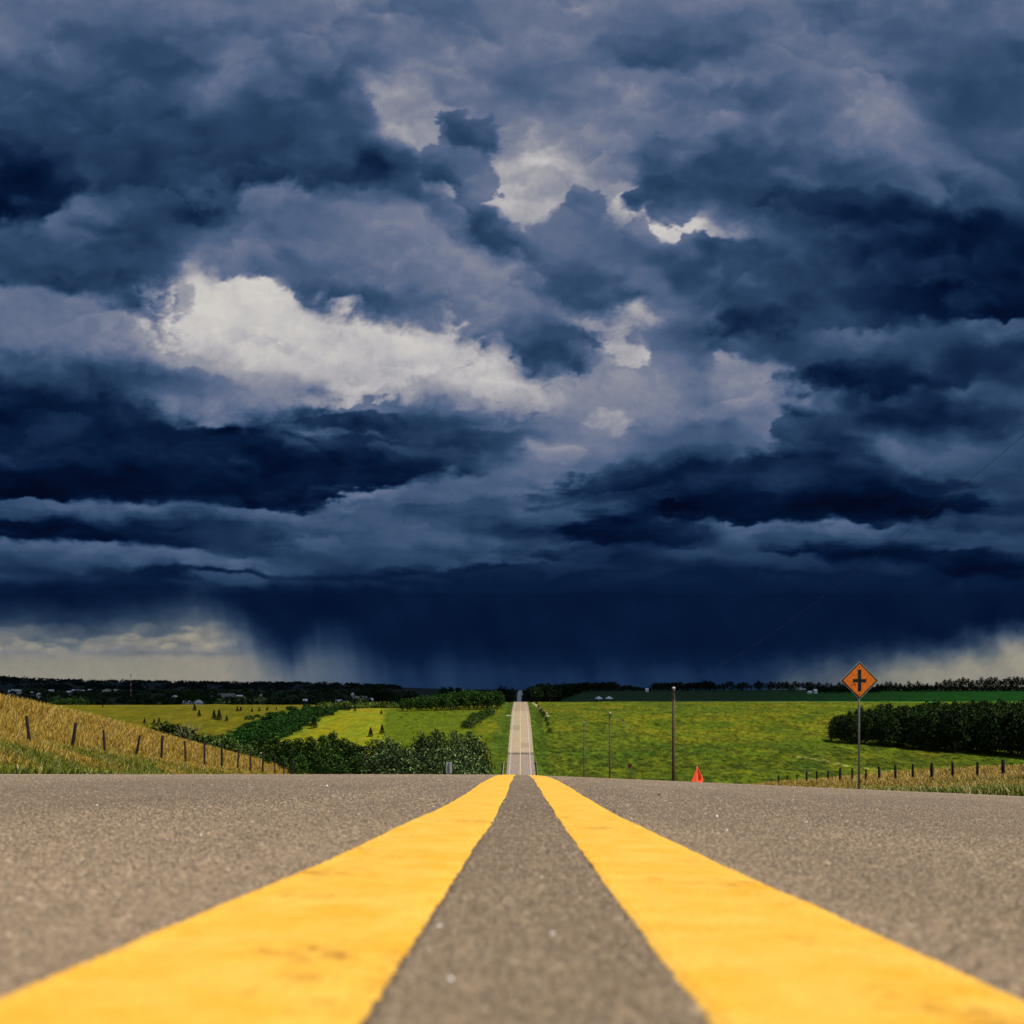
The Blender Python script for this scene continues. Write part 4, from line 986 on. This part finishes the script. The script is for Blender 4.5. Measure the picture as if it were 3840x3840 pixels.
for dz in (-.385, .385):
    m = MB(); m.tube([(0, -.010, c + dz), (0, -.018, c + dz)], .016, 8); m.build('bolt', rust, o)
m = MB()
for (ax_, az_, s_) in ((-.235, -.135, .030), (-.165, -.105, .022), (-.12, -.118, .026), (-.14, -.09, .018)):
    m.prism([(ax_ + s_ * math.cos(t) * random.uniform(.6, 1.1), c + az_ + s_ * math.sin(t) * random.uniform(.6, 1.1)) for t in [k * 1.047 for k in range(6)]], -.0125, -.0102)
m.build('rust_stain', rust, o)

# ------------------------------------------------------------------ orange marker cloth
X, D = XI(2614, 31.), 31.; g = gz(X, D); topz = ZI(2873, D) - g
cloth = plain('fluorescent_cloth', (1., .11, .035), .7, .12, 9.)
o = empty('marker_flag', (X, D, g), 'bright orange red cloth flag hanging folded from a short stake at the road edge', 'flag', rz=.65)
m = MB(); m.tube([(-.02, 0, -.3), (-.015, 0, topz)], .011, 8); m.build('stake', plain('stake_wood', (.3, .2, .12), .8), o)
nc = 13; V = []; hgt = .56
outl_l = [0, -.05, -.11, -.17, -.19]; outl_r = [.01, .07, .15, .205, .10]
rowsv = 9
for j in range(rowsv):
    t = j / (rowsv - 1); l = np.interp(t, [0, .25, .5, .75, 1], outl_l); r_ = np.interp(t, [0, .25, .5, .78, 1], outl_r)
    for i in range(nc):
        s_ = i / (nc - 1); V.append(((l * (1 - s_) + r_ * s_) * 1.25, .075 * t * math.sin(s_ * 11.5 + .6) - .01, topz - hgt * t - .06 * t * abs(s_ - .5)))
V = np.array(V); n = len(V); V2 = V + np.array([0, .006, 0]); fr = grid_faces(nc, rowsv)
ed = [i for i in range(nc)] + [nc * k + nc - 1 for k in range(1, rowsv)] + [nc * (rowsv - 1) + i for i in range(nc - 2, -1, -1)] + [nc * k for k in range(rowsv - 2, 0, -1)]
ef = np.array([[ed[i], ed[(i + 1) % len(ed)], ed[(i + 1) % len(ed)] + n, ed[i] + n] for i in range(len(ed))])
link('cloth', mesh_np('cloth', np.concatenate([V, V2]), np.concatenate([fr[:, ::-1], fr + n, ef]), cloth, smooth=True), o)

# ------------------------------------------------------------------ utility poles and wire
pole_m = plain('pole_wood', (.085, .062, .035), .85, .3, 5., bump=.3); cap_m = plain('porcelain', (.6, .58, .55), .4, .1); dkm = plain('dark_steel', (.03, .03, .032), .5, .2)
wire_m = plain('wire', (.02, .02, .025), .5, .1)
POLES = [(2526, 2580, 97., .155, 'tall brown wooden utility pole with a white cap, the nearest one beside the road'),
         (2287, 2673, 164., .13, 'wooden utility pole with a white insulator and side arm, middle distance'),
         (2190, 2708, 229., .13, 'farthest wooden utility pole, standing deep in the valley')]
tops = []
for k, (px, top, D, r, lb) in enumerate(POLES):
    X = XI(px, D); g = gz(X, D); zt = ZI(top, D); h = zt - g
    o = empty('utility_pole', (X, D, g), lb, 'utility pole', 'utility poles right of the road')
    m = MB(); m.tube([(0, 0, -.6), (0, 0, h * .4), (0, 0, h - .1)], [r * 1.25, r * 1.05, r * .85], 12, jit=.02); m.build('pole', pole_m, o)
    m = MB(); m.tube([(0, 0, h - .12), (0, 0, h - .04), (0, 0, h + .06), (0, 0, h + .11)], [.10, .17, .16, .06], 12); m.build('insulator', cap_m, o)
    m = MB(); m.tube([(0, 0, h - .5), (0, 0, h - .13)], [r * .95, r * .95], 10)
    m.box(-.05, .05, -r - .16, -r + .02, h - 1.1, h - .35); m.build('bracket', dkm, o)
    if k == 1:
        m = MB(); m.tube([(.05, 0, h - .05), (1.6, -.4, h - 1.15), (4.4, -.6, h - 3.2)], .02, 6); m.build('guy_wire', galv, o)
    tops.append((X, D, zt + .1))
def wire(p0, p1, sag, label, r=.011):
    pts = []
    for i in range(41):
        t = i / 40.; p = Vector(p0).lerp(Vector(p1), t); p.z -= sag * 4 * t * (1 - t); pts.append(p)
    m = MB(); m.tube(pts, r, 6); o = m.build('power_line', wire_m); tag(o, label, 'power line')
wire(tops[0], (14.6, -18, 17.2), 2.9, 'thin dark power line rising from the nearest pole to the upper right', r=.007)
wire(tops[1], tops[0], .7, 'power line strung between the nearest and the middle utility pole', r=.008)
wire(tops[2], tops[1], .7, 'power line strung between the middle and the farthest utility pole', r=.008)

# ------------------------------------------------------------------ small roadside things
grey = plain('bare_sign_back', (.42, .42, .44), .5, .2, 8., metal=.3)
D = 79.; X = XI(1684, D); g = gz(X, D); o = empty('road_sign', (X, D, g), 'small grey back of a road sign on a post in front of the silvery willows', 'sign')
z1, z0_ = ZI(2858, D) - g, ZI(2900, D) - g
m = MB(); m.box(-.235, .235, 0, .012, z0_, z1); m.build('panel', grey, o)
m = MB(); m.box(-.04, .04, -.06, -.001, -.4, z1 - .08); m.build('post', plain('treated_wood_post', (.09, .08, .07), .8), o)
D = 60.; X = XI(2361, D); g = gz(X, D); o = empty('marker_post', (X, D, g), 'dark red reflector square on a thin post at the right edge of the crest', 'marker post')
z1, z0_ = ZI(2864, D) - g, ZI(2878, D) - g
m = MB(); m.box(-.1, .1, -.012, 0, z0_, z1); m.build('reflector', plain('dark_red_reflector', (.10, .010, .008), .5), o)
m = MB(); m.tube([(0, .025, -.3), (0, .025, z1 - .03)], .022, 8); m.build('post', dkm, o)
# guard rails where the road crosses the valley floor
for sx_, lb in ((-1, 'low guard rail left of the road on the valley floor'), (1, 'low guard rail right of the road on the valley floor')):
    xx = 5.9 * sx_; o = empty('guard_rail', (xx, 325, gz(xx, 325)), lb, 'guard rail')
    m = MB(); pts = [(0, t, gz(xx, 325 + t) - gz(xx, 325) + .62) for t in np.arange(0, 40, 4.)]
    for a, b_ in zip(pts, pts[1:]):
        for dz, off in ((.12, 0), (0, .06), (-.12, 0)):
            m.tube([(a[0] - sx_ * off, a[1], a[2] + dz), (b_[0] - sx_ * off, b_[1], b_[2] + dz)], .07, 6)
    m.build('rail', plain('weathered_rail', (.42, .38, .28), .6), o)
    for p in pts:
        m = MB(); m.box(-.08 + .12 * sx_, .08 + .12 * sx_, p[1] - .08, p[1] + .08, p[2] - .95, p[2] + .18); m.build('post', post_m, o)
x, D, g = hit(1907, 2689); o = empty('notice_board', (x, D, g), 'small pale board on posts at the left verge of the far slope', 'sign')
m = MB(); m.box(-1.3, 1.3, -.03, .03, .5, 1.1); m.build('board', plain('pale_board', (.7, .65, .4), .7), o)
for dx in (-1.1, 1.1): m = MB(); m.box(dx - .05, dx + .05, .031, .12, -.3, 1.0); m.build('post', post_m, o)
# loose pebbles on the near road
stone = plain('pebble', (.10, .085, .07), .8, .3, 60.)
for px, py, s_, lb in [(2472, 2982, .006, 'small dark pebble on the road right of the yellow lines'), (2975, 2976, .005, 'small dark pebble on the road below the right fence')]:
    D = .075 / ((py - YH) / F - .077 - .044 * (px - XC) / F * 1.0) ; D = float(np.clip(D, 2.5, 7)); X = XI(px, D); z = float(road_z(np.array([X]), np.array([D]))[0])
    bm = bmesh.new(); bmesh.ops.create_icosphere(bm, subdivisions=2, radius=s_)
    for v in bm.verts: v.co *= random.uniform(.85, 1.15); v.co.z *= .6
    me = bpy.data.meshes.new('pebble'); bm.to_mesh(me); bm.free(); me.materials.append(stone); tag(link('pebble', me, loc=(X, D, z + s_ * .45)), lb, 'pebble')

# ------------------------------------------------------------------ farm bins and the town
white = plain('white_metal', (.78, .78, .76), .6, .1); wallm = plain('dark_wall', (.10, .09, .08), .8); pale = plain('pale_siding', (.5, .48, .42), .8); roofg = plain('grey_brown_roof', (.20, .17, .14), .8, .2, 2.)
winm = plain('window_glass', (.03, .035, .04), .2)
for px, lb in ((2245, 'white conical roofed grain bin in the dark field, left of its twin'), (2284, 'white conical roofed grain bin in the dark field, right of its twin')):
    D = 900.; x = XI(px, D); g = ZI(2628, D); g = min(g, gz(x, D)) ; zt = ZI(2611, D) - g
    o = empty('grain_bin', (x, D, g), lb, 'grain bin', 'white roofed grain bins')
    m = MB(); m.tube([(0, 0, -.5), (0, 0, zt - 2.2)], 3.4, 20); m.build('wall', wallm, o)
    m = MB(); m.tube([(0, 0, zt - 2.4), (0, 0, zt - 1.9), (0, 0, zt - .5), (0, 0, zt)], [3.7, 3.5, 1.1, .35], 20); m.build('roof', white, o)
    m = MB(); m.box(-.45, .45, -3.5, -3.35, .0, min(1.9, zt - 2.6)); m.build('door', pale, o)
def house(px, py, wpx, D, label, roof_m, wall_m, hgt=3.0, roof_h=1.6, cat='house', name='house', gable=False):
    """a building whose visible middle sits at picture point px, py"""
    x = XI(px, D); z = ZI(py, D); wd = max(wpx * D / F, 3.); dp = max(6., wd * .6)
    g = gz(x, D); base_z = g - .3; top = max(z + .5, g + 2.6)
    o = empty(name, (x, D, base_z), label, cat, 'buildings of the far town'); h = top - base_z; e = h - roof_h if h > roof_h + 1.5 else h * .6
    m = MB(); m.box(-wd / 2, wd / 2, 0, dp, 0, e); m.build('wall', wall_m, o)
    m = MB(); a = wd / 2 + .4
    if gable: m.prism([(-a, e), (a, e), (0, h + .8)], -.4, dp + .4)
    else:
        vs = [(-a, -.4, e), (a, -.4, e), (a, dp + .4, e), (-a, dp + .4, e), (-a, dp / 2, h + .4), (a, dp / 2, h + .4)]
        bv = [m.bm.verts.new(v) for v in vs]
        for q in ((0, 1, 5, 4), (2, 3, 4, 5), (0, 4, 3), (1, 2, 5), (0, 3, 2, 1)): m.bm.faces.new([bv[i] for i in q])
    m.build('roof', roof_m, o)
    nw = int(min(3, max(1, wd / 5)))
    for k in range(nw):
        xx = -wd / 2 + wd * (k + .7) / (nw + .4); m = MB(); m.box(xx - .5, xx + .5, -.06, -.003, e * .45, e * .8); m.build('window', winm, o)
    return o
H = [(33,2590,6,1900,'tiny white shed at the far left of the town, left of two more'),(45,2587,6,1900,'tiny white cottage second from the left in the town'),(65,2588,20,2000,'long low white building at the left end of the town'),(116,2596,9,1500,'small pale cottage below the row of town buildings'),
 (142,2602,11,1400,'white roofed house, left of the bright pair in the left of the town'),(173,2602,12,1400,'white roofed house, right of the bright pair in the left of the town'),(190,2588,17,2000,'pale long shed above the bright pair of houses'),(235,2594,7,1700,'tiny white house between the bright pair and the white barn'),
 (256,2593,14,1700,'white barn in the middle of the left part of the town'),(273,2587,8,2000,'small house just above the white barn'),(290,2588,10,2000,'pale house right of the white barn'),(307,2589,13,1900,'white roofed hall right of the white barn'),(335,2586,12,2000,'little white hall further right on the same row'),
 (397,2586,26,2100,'long grey warehouse left of the radio mast'),(434,2587,13,2000,'small warehouse nearest the radio mast'),(563,2614,14,1300,'white gabled house right of the radio mast'),(620,2620,38,1250,'long tan roofed building in the town'),(651,2611,14,1100,'white domed shed beside the pale green trees'),
 (699,2629,30,1000,'row of low tan sheds below the pale green trees'),(741,2630,27,950,'bright white long roofed shed below the town trees'),(800,2612,36,1300,'flat tan building left of the big brown roof'),(896,2609,22,1300,'white house cluster right of the big brown roof'),
 (901,2626,9,900,'tall narrow white house, left of its neighbour'),(917,2627,9,900,'tall narrow white house, right of its neighbour'),(949,2623,46,950,'long grey white farm building with low roof'),(978,2608,12,1300,'small white house above the long farm building'),
 (1142,2625,6,900,'tiny white shed alone in the dark wood'),(1269,2628,22,830,'white blocky shed above the bright hayfield'),(1321,2601,8,1300,'tiny pale blue roofed house near the farm trees'),(1352,2614,40,870,'long grey farm roof left of the big dark trees'),(1389,2622,8,860,'tiny white farm shed under the big dark trees')]
for k, (px, py, wpx, D, lb) in enumerate(H):
    house(px, py, wpx, D, lb, white if k not in (13, 16, 20, 29) else plain('tan_roof', (.42, .37, .27), .8), pale, gable=k % 3 == 1)
house(845, 2603, 60, 1200, 'big barn with a broad grey brown roof in the town', roofg, wallm, roof_h=4., cat='barn', name='barn')
for px, py, lb in [(3039, 2596, 'white farmhouse at the left end of the nearer low wood on the right'), (3060, 2587, 'small white shed among the horizon trees left of the warning sign'), (2427, 2584, 'tiny pale house in the dip of the horizon trees')]:
    house(px, py, 12 if px == 3039 else 7, 1110 if px != 2427 else 1210, lb, white, white)
HX = [(392/3.02+600, 2567),(470/3.02+600,2569),(590/3.02+600,2570),(620/3.02+600,2568)]
for k, (px, py) in enumerate(HX):
    D = 5100.; x = XI(px, D); o = house(px, py, 5, D, 'tiny white house in the woods on the far hill, ' + ORD[k] + ' from the left', white, white)
# radio mast
D = 1500.; x = XI(491, D); g = gz(x, D); zt = ZI(2531, D) - g
o = empty('radio_mast', (x, D, g), 'slim red and white radio mast rising from the town', 'radio mast')
redp = plain('mast_red', (.35, .05, .03), .6); nseg = 8
for k in range(nseg):
    z0_, z1 = zt * k / nseg, zt * (k + 1) / nseg; m = MB(); r = .55 - .25 * k / nseg
    for a in (0, 2.094, 4.189):
        m.tube([(r * math.cos(a), r * math.sin(a), z0_), (r * math.cos(a), r * math.sin(a), z1)], .12, 5)
        for q in range(3):
            za, zb = z0_ + (z1 - z0_) * q / 3, z0_ + (z1 - z0_) * (q + 1) / 3
            m.tube([(r * math.cos(a), r * math.sin(a), za), (r * math.cos(a + 2.094), r * math.sin(a + 2.094), zb)], .06, 4)
    m.build('mast_section', redp if k % 2 else white, o)
m = MB(); m.tube([(0, 0, zt - 1), (0, 0, zt + 2)], .5, 8); m.build('antenna', dkm, o)
# car on the far road
D = 1500.; x = -1.9; g = float(road_z(np.array([x]), np.array([D]))[0]); o = empty('car', (x, D, g), 'tiny pale car coming down the far stretch of the road', 'car')
m = MB(); m.prism([(-.9, .3), (.9, .3), (.92, .8), (.7, .95), (-.7, .95), (-.92, .8)], -2.1, 2.1); m.build('body', white, o)
m = MB(); m.prism([(-.75, .951), (.75, .951), (.6, 1.45), (-.6, 1.45)], -.9, 1.5); m.build('cabin', winm, o)
for sx_ in (-.78, .78):
    for yy in (-1.3, 1.3):
        m = MB(); m.tube([(sx_ - .1, yy, .33), (sx_ + .1, yy, .33)], .33, 12); m.build('wheel', dkm, o)
    m = MB(); m.box(sx_ * .8 - .15, sx_ * .8 + .15, -2.14, -2.101, .55, .72); m.build('headlight', cap_m, o)
